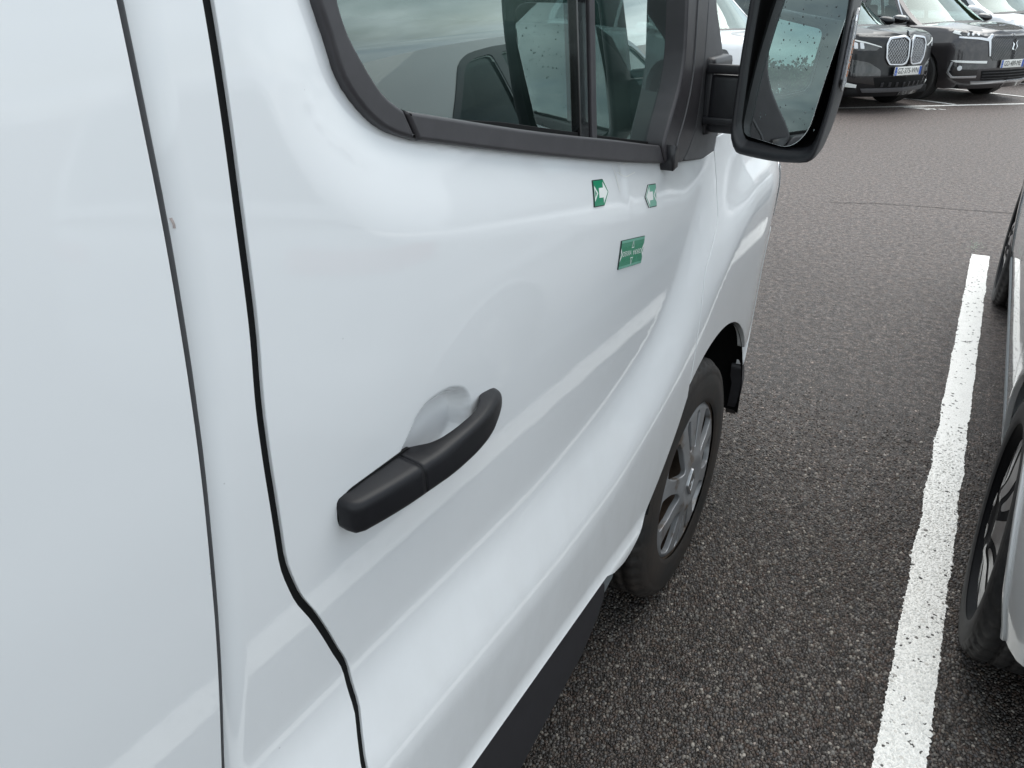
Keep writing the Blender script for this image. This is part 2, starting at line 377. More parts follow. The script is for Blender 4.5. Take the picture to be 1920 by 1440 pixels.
def densify(poly, step, closed=True):
    o = []; n = len(poly)
    for i in range(n if closed else n-1):
        a = np.array(poly[i], float); b = np.array(poly[(i+1) % n], float)
        k = max(1, int(math.ceil(np.linalg.norm(b-a)/step)))
        for j in range(k): o.append(a+(b-a)*j/k)
    if not closed: o.append(np.array(poly[-1], float))
    return np.array(o)
def rounded(poly, r, seg=5):
    """round the corners of a closed polygon; r a number or one per corner"""
    n = len(poly); o = []
    rs = r if isinstance(r, (list, tuple)) else [r]*n
    for i in range(n):
        p = np.array(poly[i], float); a = np.array(poly[i-1], float); b = np.array(poly[(i+1) % n], float)
        rr = min(rs[i], .49*np.linalg.norm(a-p), .49*np.linalg.norm(b-p))
        if rr < 1e-6: o.append(p); continue
        p0 = p+(a-p)/np.linalg.norm(a-p)*rr; p1 = p+(b-p)/np.linalg.norm(b-p)*rr
        for k in range(seg+1):
            t = k/seg; o.append((1-t)**2*p0+2*t*(1-t)*p+t*t*p1)
    return np.array(o)
def area(p):
    x, y = p[:, 0], p[:, 1]; return .5*np.sum(x*np.roll(y, -1)-y*np.roll(x, -1))
def inside(pts, poly):
    x, y = pts[:, 0], pts[:, 1]; r = np.zeros(len(pts), bool); n = len(poly)
    for i in range(n):
        x1, y1 = poly[i]; x2, y2 = poly[(i+1) % n]
        if y1 == y2: continue
        c = ((y1 > y) != (y2 > y)) & (x < (x2-x1)*(y-y1)/(y2-y1)+x1); r ^= c
    return r
def edge_normals(p):
    """outward 2-D normals at the vertices of a CCW polygon"""
    d = np.roll(p, -1, 0)-p; d /= np.maximum(np.linalg.norm(d, axis=1), 1e-9)[:, None]
    n = np.stack([d[:, 1], -d[:, 0]], 1); m = n+np.roll(n, 1, 0)
    L = np.linalg.norm(m, axis=1); m = m/np.maximum(L, 1e-6)[:, None]
    k = 1/np.clip(np.sum(m*n, 1), .5, 1)
    return m*k[:, None]
def surf_normals(P, a, b, sign, e=4e-4):
    da = P(a+e, b)-P(a-e, b); db = P(a, b+e)-P(a, b-e)
    n = np.cross(da, db)*sign; return n/np.maximum(np.linalg.norm(n, axis=1), 1e-12)[:, None]
def patch(P, outline, mat, step=.02, holes=(), roll=.0, depth=.0, offset=0., sign=1, fine=(), bstep=None, segs=3, hole_roll=None, back=False):
    """sheet of surface P(a, b) -> xyz bounded by an outline (2-D) with holes; rolled edges and a
    return flange of the given depth; normals are those of the smooth surface"""
    bstep = bstep or step
    loops = []
    for i, lp in enumerate([outline]+list(holes)):
        q = densify(np.asarray(lp, float), bstep)
        if area(q) < 0: q = q[::-1]
        nn = edge_normals(q); out = nn if i == 0 else -nn
        rr = roll if (i == 0 or hole_roll is None) else hole_roll
        loops.append((q, out, rr))
    inner = [q-o*rr for q, o, rr in loops]
    o2 = inner[0]; lo, hi = o2.min(0), o2.max(0)
    ga, gb = np.meshgrid(np.arange(lo[0]+step*.5, hi[0], step), np.arange(lo[1]+step*.5, hi[1], step), indexing='ij')
    pts = np.stack([ga.ravel(), gb.ravel()], 1)
    for (x0, x1, y0, y1, st) in fine:
        pts = pts[~((pts[:, 0] > x0) & (pts[:, 0] < x1) & (pts[:, 1] > y0) & (pts[:, 1] < y1))]
        fa, fb = np.meshgrid(np.arange(x0, x1, st), np.arange(y0, y1, st), indexing='ij')
        pts = np.vstack([pts, np.stack([fa.ravel(), fb.ravel()], 1)])
    keep = inside(pts, o2)
    for h in inner[1:]: keep &= ~inside(pts, h)
    pts = pts[keep]
    # away from the borders
    bl = np.vstack(inner); d = np.full(len(pts), 1e9)
    for k in range(0, len(bl), 64):
        d = np.minimum(d, np.min(np.linalg.norm(pts[:, None]-bl[None, k:k+64], axis=2), axis=1)) if len(pts) else d
    tol = np.full(len(pts), bstep*.45)
    pts = pts[d > tol]
    allp = np.vstack([*inner, pts]) if len(pts) else np.vstack(inner)
    edges = []; k = 0; spans = []
    for q in inner:
        n = len(q); edges += [(k+i, k+(i+1) % n) for i in range(n)]; spans.append((k, n)); k += n
    rv, re, rf, ov, oe, of = delaunay_2d_cdt([Vector(p) for p in allp], edges, [], 2 if len(inner) > 1 else 1, 1e-7)
    A = np.array([tuple(v) for v in rv]); S = P(A[:, 0], A[:, 1]); N = surf_normals(P, A[:, 0], A[:, 1], sign)
    V = list(S+N*offset); NN = list(N); F = []
    # orientation of the triangles in parameter space is CCW; sign tells whether that faces outward
    rf = [tuple(f) for f in rf]
    if len(inner) > 1 and rf:
        cen = np.array([A[list(f)].mean(0) for f in rf]); ok = inside(cen, inner[0])
        for h in inner[1:]: ok &= ~inside(cen, h)
        rf = [f for f, k in zip(rf, ok) if k]
    for f in rf: F.append(f if sign > 0 else f[::-1])
    inv = {}
    for i, src in enumerate(ov):
        for s in src: inv[s] = i
    for (q, out, rr), (k0, n) in zip(loops, spans):
        if not depth and not rr: continue
        rows = [[inv[k0+i] for i in range(n)]]
        ax = P(q[:, 0], q[:, 1]); nq = surf_normals(P, q[:, 0], q[:, 1], sign)
        e = 1e-3; tq = P(q[:, 0]+out[:, 0]*e, q[:, 1]+out[:, 1]*e)-ax; tq /= np.maximum(np.linalg.norm(tq, axis=1), 1e-12)[:, None]
        for s in range(1, segs+1) if rr else ():
            th = math.pi/2*s/segs
            c = q-out*(rr*(1-math.sin(th)))
            p3 = P(c[:, 0], c[:, 1])-nq*(rr*(1-math.cos(th)))+nq*offset
            nn = nq*math.cos(th)+tq*math.sin(th); row = []
            for i in range(n): row.append(len(V)); V.append(p3[i]); NN.append(nn[i])
            rows.append(row)
        if depth:
            base = ax-nq*rr+nq*offset
            for dd in ((0., depth) if not rr else (depth,)):
                p3 = base-nq*dd; row = []
                for i in range(n): row.append(len(V)); V.append(p3[i]); NN.append(tq[i])
                rows.append(row)
        ccw = (area(q) > 0); outer = (k0 == 0)
        for r0, r1 in zip(rows[:-1], rows[1:]):
            if not rr and r0 is rows[0]:
                continue                          # sharp edge: duplicated ring starts the flange
            for i in range(n):
                j = (i+1) % n; f = (r0[i], r1[i], r1[j], r0[j])
                if outer != (sign > 0): f = f[::-1]
                F.append(f)
    return V, F, NN, mat
def slab(P, outline, mat, th, step=.02, holes=(), roll=None, sign=1, bstep=None, offset=None):
    """solid-looking plate of thickness th standing on surface P"""
    roll = th*.35 if roll is None else roll
    return patch(P, outline, mat, step, holes, roll=roll, depth=th-roll, offset=th if offset is None else offset, sign=sign, bstep=bstep)
def ribbon(P, line, width, mat, offset=.001, sign=1, step=.02, thick=0.):
    """flat strip following a 2-D polyline on P"""
    q = densify(line, step, closed=False); d = np.gradient(q, axis=0); d /= np.linalg.norm(d, axis=1)[:, None]
    n = np.stack([-d[:, 1], d[:, 0]], 1); wv = np.broadcast_to(np.asarray(width, float), (len(q),))[:, None]/2
    poly = np.vstack([q+n*wv, (q-n*wv)[::-1]])
    return patch(P, poly, mat, step, offset=offset, sign=sign, roll=min(thick*.4, .001) if thick else 0, depth=thick)
def plane_P(o, a, b):
    o, a, b = (np.array(x, float) for x in (o, a, b))
    return lambda u, v: o+np.multiply.outer(np.asarray(u, float), a)+np.multiply.outer(np.asarray(v, float), b)
def text_mesh(body, size, fn, mat, depth=0., align='CENTER', xs=1.0, mirror=False):
    """flat lettering mapped through fn(u, v) -> xyz"""
    cu = bpy.data.curves.new('lettering', 'FONT'); cu.body = body; cu.size = size; cu.align_x = align; cu.align_y = 'CENTER'; cu.resolution_u = 3
    o = bpy.data.objects.new('lettering', cu); COL.objects.link(o)
    bpy.context.view_layer.update()
    me = bpy.data.meshes.new_from_object(o.evaluated_get(bpy.context.evaluated_depsgraph_get()))
    bpy.data.objects.remove(o); V = np.array([tuple(v.co) for v in me.vertices]); F = [tuple(p.vertices) for p in me.polygons]
    bpy.data.meshes.remove(me)
    if mirror: V[:, 0] *= -1; F = [f[::-1] for f in F]
    return [tuple(p) for p in fn(V[:, 0]*xs, V[:, 1])], F, mat
def sstep(t):
    t = np.clip(t, 0, 1); return t*t*t*(t*(6*t-15)+10)
def pchip(x, xs, ys):
    xs = np.asarray(xs, float); ys = np.asarray(ys, float)
    h = np.diff(xs); d = np.diff(ys)/h
    m = np.zeros_like(ys); m[0] = d[0]; m[-1] = d[-1]
    for i in range(1, len(xs)-1):
        if d[i-1]*d[i] > 0:
            w1 = 2*h[i]+h[i-1]; w2 = h[i]+2*h[i-1]; m[i] = (w1+w2)/(w1/d[i-1]+w2/d[i])
    x = np.asarray(x, float); i = np.clip(np.searchsorted(xs, x)-1, 0, len(xs)-2)
    t = np.clip((x-xs[i])/h[i], 0, 1)
    return ys[i]*(1+2*t)*(1-t)**2+m[i]*h[i]*t*(1-t)**2+ys[i+1]*t*t*(3-2*t)+m[i+1]*h[i]*t*t*(t-1)
def arc(c, r, a0, a1, n=24):
    return [(c[0]+r*math.cos(R(a0+(a1-a0)*i/n)), c[1]+r*math.sin(R(a0+(a1-a0)*i/n))) for i in range(n+1)]
def smooth(line, step=.02):
    """pchip through a polyline by arc length"""
    q = np.array(line, float); L = np.r_[0, np.cumsum(np.linalg.norm(np.diff(q, axis=0), axis=1))]
    n = max(4, int(L[-1]/step)); s = np.linspace(0, L[-1], n)
    return np.stack([pchip(s, L, q[:, 0]), pchip(s, L, q[:, 1])], 1)
# ------------------------------------------------------------------ ground and painted lines
def gx(n, a):  # graded coordinates
    t = np.linspace(-1, 1, n); return a*np.sign(t)*np.abs(t)**2.2
ax_ = gx(61, 400.); V = [(x, y, 0) for x in ax_ for y in ax_]
F = [(i*61+j, (i+1)*61+j, (i+1)*61+j+1, i*61+j+1) for i in range(60) for j in range(60)]
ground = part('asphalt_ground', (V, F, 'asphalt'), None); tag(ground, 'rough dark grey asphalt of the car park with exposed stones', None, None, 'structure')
def line_edge(y, sd):
    return .0072*np.array([noise.noise(Vector((t*5.5, sd, 1.)))*.9+noise.noise(Vector((t*24, sd, 2.)))*.5+noise.noise(Vector((t*90, sd, 3.)))*.55 for t in np.round(y, 3)])
def painted_line(a, b, width, rough=.004, step=.006, z=.004, name='parking_line', label=None, edges=None):
    a = np.array(a, float); b = np.array(b, float); d = b-a; L = np.linalg.norm(d); d /= L; n = np.array([-d[1], d[0]])
    m = max(3, int(L/step)); s = np.linspace(0, L, m); j = []
    for sd in (0, 9.7):
        e = np.array([noise.noise(Vector((x*9, sd+a[0]*3, a[1]))) * .5 + noise.noise(Vector((x*110, sd, a[1]+4)))*.9 + noise.noise(Vector((x*260, sd+2, a[0])))*.5 for x in s])
        j.append(e*rough)
    if edges: j = [edges(a[1]-s, 2.), edges(a[1]-s, 8.)]
    V = []; K = 5
    for i in range(m):
        end = min(1., (L-s[i])/.012+.3, s[i]/.012+.3)
        for k in range(K):
            t = k/(K-1); off = (-width/2+j[0][i])*(1-t)+(width/2+j[1][i])*t
            jx = 0.
            if i in (0, m-1): jx = rough*1.4*noise.noise(Vector((k*1.7, a[0], b[1])))
            p = a+d*(s[i]+jx)+n*off; V.append((p[0], p[1], z))
    F = [(i*K+k, i*K+k+1, (i+1)*K+k+1, (i+1)*K+k)[::-1] for i in range(m-1) for k in range(K-1)]
    o = part(name, (V, F, 'line_paint'), None); tag(o, label, None, None, 'structure'); return o
painted_line((.163, 5.74), (.163, -4.0), .104, .0075, .004, edges=line_edge, label='rough white bay line on the asphalt beside the grey car')
fd = np.array([.775, .632]); f0 = np.array([-1.84, 12.65])
painted_line(f0-fd*14, f0+fd*12, .10, .008, .02, z=.004, label='white line across the mouths of the far bays')
sd_ = np.array([-.857, .515])
for k in range(-5, 4):
    q = np.array([-.42, 13.80])+fd*1.95*k if k < 2 else np.array([-.42, 13.80])+fd*(1.95*k)
    painted_line(q+sd_*.06, q+sd_*5.2, .09, .008, .03, z=.008, label='white line between two far parking bays')
# arrow-like remains of paint near the far line
for a, b, wd in (((-1.10, 13.14), (-.70, 13.10), .05), ((-.98, 13.22), (-.55, 13.17), .04), ((-.80, 13.02), (-.62, 13.22), .05)):
    painted_line(a, b, wd, .012, .02, z=.004, name='worn_paint_mark', label='worn white paint strokes in front of the far bays')
V = []; F = []
for k in range(60):
    x = .125+random.gauss(0, .022); y = 5.95+random.gauss(0, .07); r = random.uniform(.001, .0042); b = len(V)
    for i in range(6): V.append((x+r*math.cos(i*1.047), y+r*1.6*math.sin(i*1.047), .004+k*2e-6))
    F.append(tuple(range(b, b+6)))
simple('spray_green', (.24, .31, .24), .8)
tag(part('spray_mark', (V, F, 'spray_green'), None), 'faint green spray mark beyond the end of the white line', None, None, 'structure')

# the stones of the surface dressing that are near enough to be told apart: low domes half sunk in the binder
def stones(name, keep, mat, dome, label, lo=(-.80, .62), hi=(.62, 3.3), sp=.0086, zb=-.0008):
    nx, ny = int((hi[0]-lo[0])/sp), int((hi[1]-lo[1])/sp)
    ix, iy = np.meshgrid(np.arange(nx), np.arange(ny), indexing='ij')
    x = lo[0]+(ix.ravel()+.5*(iy.ravel() % 2)+rng.uniform(-.36, .36, nx*ny))*sp; y = lo[1]+(iy.ravel()+rng.uniform(-.36, .36, nx*ny))*sp
    k = keep(x, y); x, y = x[k], y[k]; n = len(x)
    r = sp*rng.uniform(.36, .70, n)*np.where(rng.random(n) < .06, 1.35, 1); asp = rng.uniform(.62, 1.0, n); rot = rng.uniform(0, 6.28, n)
    h = dome*rng.uniform(.45, 1.25, n); tx = rng.normal(0, .16, n); ty = rng.normal(0, .16, n)
    ang = np.arange(6)*math.pi/3; V = np.zeros((n, 13, 3))
    for j, (rr, hh) in enumerate(((1.0, 0.), (.74, .78))):
        w_ = rr*(1+rng.uniform(-.16, .16, (n, 6))); ca = np.cos(ang)[None]*w_; sa = np.sin(ang)[None]*w_*asp[:, None]
        px = (ca*np.cos(rot)[:, None]-sa*np.sin(rot)[:, None])*r[:, None]; py = (ca*np.sin(rot)[:, None]+sa*np.cos(rot)[:, None])*r[:, None]
        V[:, j*6:j*6+6, 0] = x[:, None]+px; V[:, j*6:j*6+6, 1] = y[:, None]+py
        V[:, j*6:j*6+6, 2] = zb+hh*h[:, None]+(px*tx[:, None]+py*ty[:, None])*(j > 0)
    V[:, 12, 0] = x; V[:, 12, 1] = y; V[:, 12, 2] = zb+h
    f = []
    for i in range(6):
        q = (i+1) % 6; f += [(i, q, 6+q), (i, 6+q, 6+i), (6+i, 6+q, 12)]
    F = (np.array(f)[None]+np.arange(n)[:, None, None]*13).reshape(-1, 3)
    me = bpy.data.meshes.new(name); me.vertices.add(n*13); me.vertices.foreach_set('co', V.ravel())
    me.loops.add(len(F)*3); me.loops.foreach_set('vertex_index', F.ravel().astype(np.int32)); me.polygons.add(len(F))
    me.polygons.foreach_set('loop_start', np.arange(len(F), dtype=np.int32)*3); me.polygons.foreach_set('use_smooth', np.ones(len(F), bool))
    me.materials.append(MATS[mat]); me.update(); me.validate()
    o = bpy.data.objects.new(name, me); COL.objects.link(o); tag(o, label, None, None, 'stuff'); return o
def in_line(x, y): 
    t = np.linspace(.5, 3.5, 1200); return (x > np.interp(y, t, .111+line_edge(t, 2.))) & (x < np.interp(y, t, .215+line_edge(t, 8.)))
def near(x, y): return rng.random(len(x)) < np.clip((3.25-y)/1.1, 0, 1)
stones('asphalt_stones', lambda x, y: near(x, y) & ~in_line(x, y), 'loose_stone', .0046, 'small dark stones of the asphalt surface beside the van')
stones('painted_stones', lambda x, y: (rng.random(len(x)) < np.clip((3.25-y)/.8, 0, 1)) & in_line(x, y), 'painted_stone', .0031, 'white painted stones of the bay line', lo=(.08, .62), hi=(.25, 3.3), zb=.0036)

# a fine crack across the lane
simple('crack_dark', (.030, .026, .024), .9)
def crack(pts, wd, nm='asphalt_crack'):
    q = smooth(pts, .02); d = np.gradient(q, axis=0); d /= np.linalg.norm(d, axis=1)[:, None]; V = []; F = []
    for i, (p, t) in enumerate(zip(q, d)):
        n_ = np.array([-t[1], t[0]]); o = .012*noise.noise(Vector((p[0]*9, p[1]*9, 0)))+.006*noise.noise(Vector((p[0]*40, p[1]*40, 4))); w_ = wd*(.55+.8*abs(noise.noise(Vector((p[0]*14, p[1]*14, 7)))))
        for sg in (-1, 1): V.append((*(p+n_*(o+sg*w_/2)), .0035))
        if i: F.append((2*i-2, 2*i, 2*i+1, 2*i-1)[::-1])
    tag(part(nm, (V, F, 'crack_dark'), None), 'thin dark crack running across the lane', None, None, 'structure')
crack([(-.95, 6.70), (-.55, 6.88), (.05, 7.0), (.9, 7.2)], .012)
# ------------------------------------------------------------------ the white van
# +X is outward from its right-hand side, +Y is the way it faces
VOFF = (-1.45, .2, 0)
van = thing('panel_van', 'white panel van filling the left, with black door handle and green magnets on its door', 'van', VOFF, world=True)
PZ = [.20, .45, .62, .80, .97, 1.06, 1.15, 1.25, 1.35, 1.45, 1.55, 1.75, 1.88, 1.97]
PX = [-.540, -.524, -.5185, -.513, -.5035, -.5, -.4985, -.5005, -.504, -.5095, -.517, -.537, -.562, -.62]
AY = [-3, .35, .92, 1.2, 1.32, 1.455, 1.56, 1.62, 1.66, 1.72, 3.2]
AZ = [.80, .80, .79, .815, .84, .885, .97, 1.05, 1.11, 1.175, 1.22]
BY = [-3, .48, .92, 1.11, 1.40, 1.636, 1.75, 1.85, 2.0, 3.2]
BZ = [.655, .655, .64, .652, .73, .84, .95, 1.03, 1.08, 1.09]
YN, NA, NB = 2.15, .60, .50
WIN = np.array([(.552, 1.80), (.552, 1.62), (.557, 1.541), (.564, 1.516), (.573, 1.48), (.596, 1.448), (.628, 1.424), (.674, 1.407), (.913, 1.355), (1.424, 1.256), (1.53, 1.24), (1.60, 1.26)])
def seg_dist(a, b, line):
    d = np.full(np.shape(a), 9.)
    for (x1, y1), (x2, y2) in zip(line[:-1], line[1:]):
        dx, dy = x2-x1, y2-y1; t = np.clip(((a-x1)*dx+(b-y1)*dy)/(dx*dx+dy*dy), 0, 1)
        d = np.minimum(d, np.hypot(a-x1-t*dx, b-y1-t*dy))
    return d
WIN_S = smooth(WIN, .012); WIN_POLY = np.vstack([WIN_S, [(1.60, 1.80)]])
CUP = np.array([(.560, 1.040), (.5935, 1.0720), (.6094, 1.0862), (.6283, 1.105), (.6547, 1.1136), (.6845, 1.1134), (.7156, 1.1044), (.7362, 1.0901), (.7484, 1.0600), (.74, 1.03), (.70, 1.005), (.64, .998), (.59, 1.01)])
CUP_S = smooth(np.vstack([CUP, CUP[:1]]), .012)
def van_P(s, z, lip=True):
    s = np.asarray(s, float); z = np.asarray(z, float); s, z = np.broadcast_arrays(s, z)
    x = pchip(z, PZ, PX)
    za = pchip(s, AY, AZ); zb = pchip(s, BY, BZ)
    t = (za-z)/(za-zb)
    lo = pchip(s, [-3, .9, 1.35, 1.7, 3.2], [.26, .26, .30, .38, .42])       # the crease is crisp at the rear, soft towards the wing
    ramp_ = lambda q: np.where(q < -lo, 0, np.where(q < lo, (q+lo)**2/(4*lo), q))
    x = x+.046*(ramp_(t)-ramp_(t-1))
    x = x+.010*sstep((.47-z)/.05)
    if lip:
        near = (z > 1.10) & (s > .38) & (s < 1.75)
        if near.any():
            x = x.copy(); d = seg_dist(s[near], z[near], WIN_S); d = np.where(inside(np.stack([s[near], z[near]], 1), WIN_POLY), 0, d)
            q = np.clip(d/.105, 0, 1); x[near] -= .016*(1-q)**2*(1+.7*q)
        cup = (s > .50) & (s < .80) & (z > .96) & (z < 1.15)
        if cup.any():
            a, b = s[cup], z[cup]; d = seg_dist(a, b, CUP_S); ins = inside(np.stack([a, b], 1), CUP_S)
            x[cup] -= np.where(ins, .026*sstep(d/.023), 0)
        # small dents where the arrows point
        x = x-.0016*np.exp(-(((s-1.235)/.022)**2+((z-1.262)/.028)**2))+.0007*np.exp(-(((s-1.255)/.012)**2+((z-1.235)/.05)**2))
    ph = np.minimum(np.maximum(s-YN, 0)/.62, math.pi/2)
    y = np.where(s > YN, YN+NA*np.sin(ph), s)
    x = x-NB*(1-np.cos(ph))
    return np.stack([x, y, z], -1)
MID = -1.45
def van_L(s, z):
    p = van_P(s, z, False).copy(); p[..., 0] = 2*MID-p[..., 0]; return p
GAP = np.array([(.440, .44), (.448, .60), (.458, .69), (.468, .727), (.479, .77), (.478, .816), (.462, .87), (.437, .94), (.415, .993), (.404, 1.053), (.404, 1.142), (.406, 1.198), (.417, 1.297), (.424, 1.387), (.431, 1.468), (.436, 1.542), (.440, 1.66), (.442, 1.86)])
SEAM = np.array([(.245, .44), (.268, .65), (.2948, .857), (.3154, 1.0162), (.3282, 1.1311), (.3393, 1.2315), (.3472, 1.3219), (.353, 1.4033), (.3569, 1.4767), (.3605, 1.543), (.366, 1.66), (.372, 1.86)])
def shift(line, dx): return np.array(line)+np.array([dx, 0])
gap_s = smooth(GAP, .015); seam_s = smooth(SEAM, .02)
ARC_C, ARC_R = (1.86, .345), .415
# sliding door, pillar, front door, wing: separate pressings
sd_out = np.vstack([[(-1.30, .44)], shift(seam_s, -.0022), [(-1.30, 1.86)]])
part('sliding_door', patch(van_P, sd_out, 'white_paint', .022, roll=.0025, depth=.016, bstep=.015, offset=.005), van)
pl_out = np.vstack([shift(seam_s, .0026), shift(gap_s, -.0052)[::-1]])
def pillar_P(a, b):
    p = van_P(a, b, False).copy(); r = .032; d = np.clip(np.asarray(a)-np.interp(b, SEAM[:, 1], SEAM[:, 0])-.0025, 0, r)
    p[..., 0] -= (r-np.sqrt(np.maximum(r*r-(r-d)**2, 0)))*.95; return p
pl = patch(pillar_P, pl_out, 'white_paint', .005, roll=.0008, depth=.012, bstep=.010)
part('pillar_panel', pl, van)
part('seam_shade_strip', ribbon(pillar_P, shift(seam_s, .0098), .0036, 'grey_plastic', .0008, step=.012, thick=.0015), van)  # strip added to draw the dark line that shade makes along the seam
fr_edge = smooth([(1.641, .685), (1.642, .70), (1.646, .76), (1.673, .962), (1.712, 1.03), (1.748, 1.088), (1.744, 1.16), (1.733, 1.205), (1.722, 1.232)], .015)
arch_rear = smooth([(1.236, .424), (1.30, .412), (1.38, .433), (1.455, .481), (1.537, .548), (1.60, .615), (1.640, .672)], .012)[::-1]
door_win = smooth(np.vstack([WIN[:11]+np.array([.004, -.003])*0]), .02)
door_out = np.vstack([shift(gap_s, .0052), [(.56, 1.86), (.552, 1.80)], smooth(WIN[1:10], .02)+np.array([.004, .006]), [(1.52, 1.245), (1.60, 1.236), (1.66, 1.229), (1.7185, 1.2335)],
                      shift(fr_edge, -.0016)[::-1][1:], arch_rear, [(1.20, .44), (.8, .44)]])
front_door = part('front_door', patch(van_P, door_out, 'white_paint', .018, roll=.0010, depth=.018, bstep=.010,
      fine=((.545, .775, .98, 1.13, .0032), (1.0, 1.72, 1.05, 1.34, .008), (.445, .999, 1.25, 1.60, .009))), van)
wing_arch = [(ARC_C[0]+ARC_R*math.cos(R(t)), ARC_C[1]+ARC_R*math.sin(R(t))) for t in np.linspace(122.0, 5, 60)]
wing_out = np.vstack([shift(fr_edge, .0016)[fr_edge[:, 1] > .70], [(1.735, 1.262), (1.82, 1.262), (2.0, 1.222), (2.25, 1.16), (2.28, 1.128), (2.30, .93), (2.31, .75), (2.315, .60)],
                      [p for p in wing_arch[::-1] if p[1] > .57 and p[0] > 1.652]])
part('front_wing', patch(van_P, wing_out, 'white_paint', .02, roll=.0024, depth=.02, bstep=.012), van)
# bumper (painted upper part, black lower part) and headlamp round the corner
def van_bump(s, z):
    p = van_P(s, z).copy(); p[..., 1] += np.where(np.asarray(s) > YN, .05*np.clip((np.asarray(s)-YN)/.6, 0, 1), 0); return p
b_arch = [p for p in wing_arch if p[1] <= .565]
part('bumper', patch(van_bump, [(2.318, .60), (2.314, .75), (2.305, .925), (2.46, .90), (3.12, .86), (3.12, .50), (2.30, .49), (ARC_C[0]+ARC_R*math.cos(R(22)), .50)], 'white_paint', .03, roll=.003, depth=.02, bstep=.02), van)
part('lower_bumper', patch(van_bump, [(ARC_C[0]+ARC_R*math.cos(R(22)), .497), (2.30, .487), (3.12, .497), (3.12, .25), (2.34, .27), (2.28, .33), (2.265, .40)], 'cladding_plastic', .03, roll=.004, depth=.03, bstep=.02, offset=-.002), van)
hl = part('headlight', patch(van_bump, rounded([(2.295, 1.115), (2.305, .945), (2.70, .90), (2.86, .93), (2.72, 1.04), (2.45, 1.10)], .02), 'lamp_silver', .025, roll=.002, depth=.01, bstep=.02, offset=-.002), van)
part('lens', patch(van_bump, rounded([(2.31, 1.10), (2.318, .955), (2.69, .91), (2.84, .935), (2.71, 1.03), (2.45, 1.09)], .02), 'lamp_lens', .025, roll=.001, bstep=.02, offset=.001), hl)
V, F, N, m_ = patch(van_bump, rounded([(2.90, 1.02), (2.88, .90), (3.12, .875), (3.12, 1.04)], .01), 'gloss_black', .03, roll=.002, depth=.01, bstep=.02)
part('grille', (V, F, N, m_), van)
# left half of the nose, mirrored
def mir(d):
    V, F, N, m = d; V = [(2*MID-v[0], v[1], v[2]) for v in V]; N = [(-n[0], n[1], n[2]) for n in N]
    return V, [tuple(reversed(f)) for f in F], N, m
part('bumper', mir(patch(van_bump, [(2.33, .60), (2.33, .93), (2.46, .90), (3.12, .86), (3.12, .50), (2.33, .48)], 'white_paint', .04, roll=.003, depth=.02, bstep=.03)), van)
part('front_wing', mir(patch(van_P, [(1.60, .72), (1.68, 1.2), (1.735, 1.262), (2.0, 1.222), (2.25, 1.16), (2.315, 1.0), (2.315, .6), (2.25, .55), (2.12, .74), (1.86, .80), (1.68, .75)], 'white_paint', .03, roll=.0024, depth=.02, bstep=.02)), van)
part('headlight', mir(patch(van_bump, rounded([(2.295, 1.115), (2.305, .945), (2.70, .90), (2.86, .93), (2.72, 1.04), (2.45, 1.10)], .02), 'headlight_black', .03, roll=.002, depth=.01, bstep=.02)), van)
# bonnet between the wings, windscreen, roof
def edge_top(s):
    return van_P(np.array([s]), np.array([float(np.interp(s, [1.7, 1.82, 2.0, 2.25, 2.5, 3.12], [1.262, 1.262, 1.222, 1.16, 1.12, 1.05]))]))[0]
def bonnet_fn(u, v):
    s = 2.0+1.12*u; e = edge_top(s); t = 2*v-1
    x = MID+(e[0]-MID)*(-t); k = 1-t*t
    return (x, e[1]+.03*k*u, e[2]-.002+.075*k**.8*(1-.4*u))
part('bonnet', (*grid(26, 31, bonnet_fn), 'white_paint'), van)
ROOF = [(-2.35, 1.93), (-1.0, 1.965), (.2, 1.97), (.85, 1.945), (1.15, 1.88)]
def ws(u, v):   # windscreen: u across (-1..1), v up
    k = 1-u*u; x = MID+u*(.905-.20*v); y = 2.06-.92*v+.13*k*(1-v)+.10*k*v; z = 1.235+.665*v+.01*k
    return (x, y, z)
part('windscreen', (*grid(15, 9, lambda a, b: ws(1-2*a, b)), 'van_glass'), van)
for sg in (1, -1):
    pts = [ws(sg*1.0, t) for t in np.linspace(-.06, 1.02, 10)]
    o = part('windscreen_pillar', (*tube([(p[0]+sg*.022, p[1]-.02, p[2]-.004) for p in pts], .036, 12), 'white_paint'), van)
def roof_fn(u, v):
    y = -2.35+3.5*u; zr = float(np.interp(y, [p[0] for p in ROOF], [p[1] for p in ROOF])); t = 2*v-1
    return (MID-t*.88, y, zr-.10*abs(t)**3.2+.0)
part('roof', (*grid(24, 21, roof_fn), 'white_paint'), van)
part('cowl', (*grid(9, 3, lambda a, b: (MID+(1-2*a)*.92, 2.02+.14*(1-(1-2*a)**2)-.0+.10*b*0+b*.10, 1.215+.03*(1-(1-2*a)**2)-.01*b)), 'black_plastic'), van)
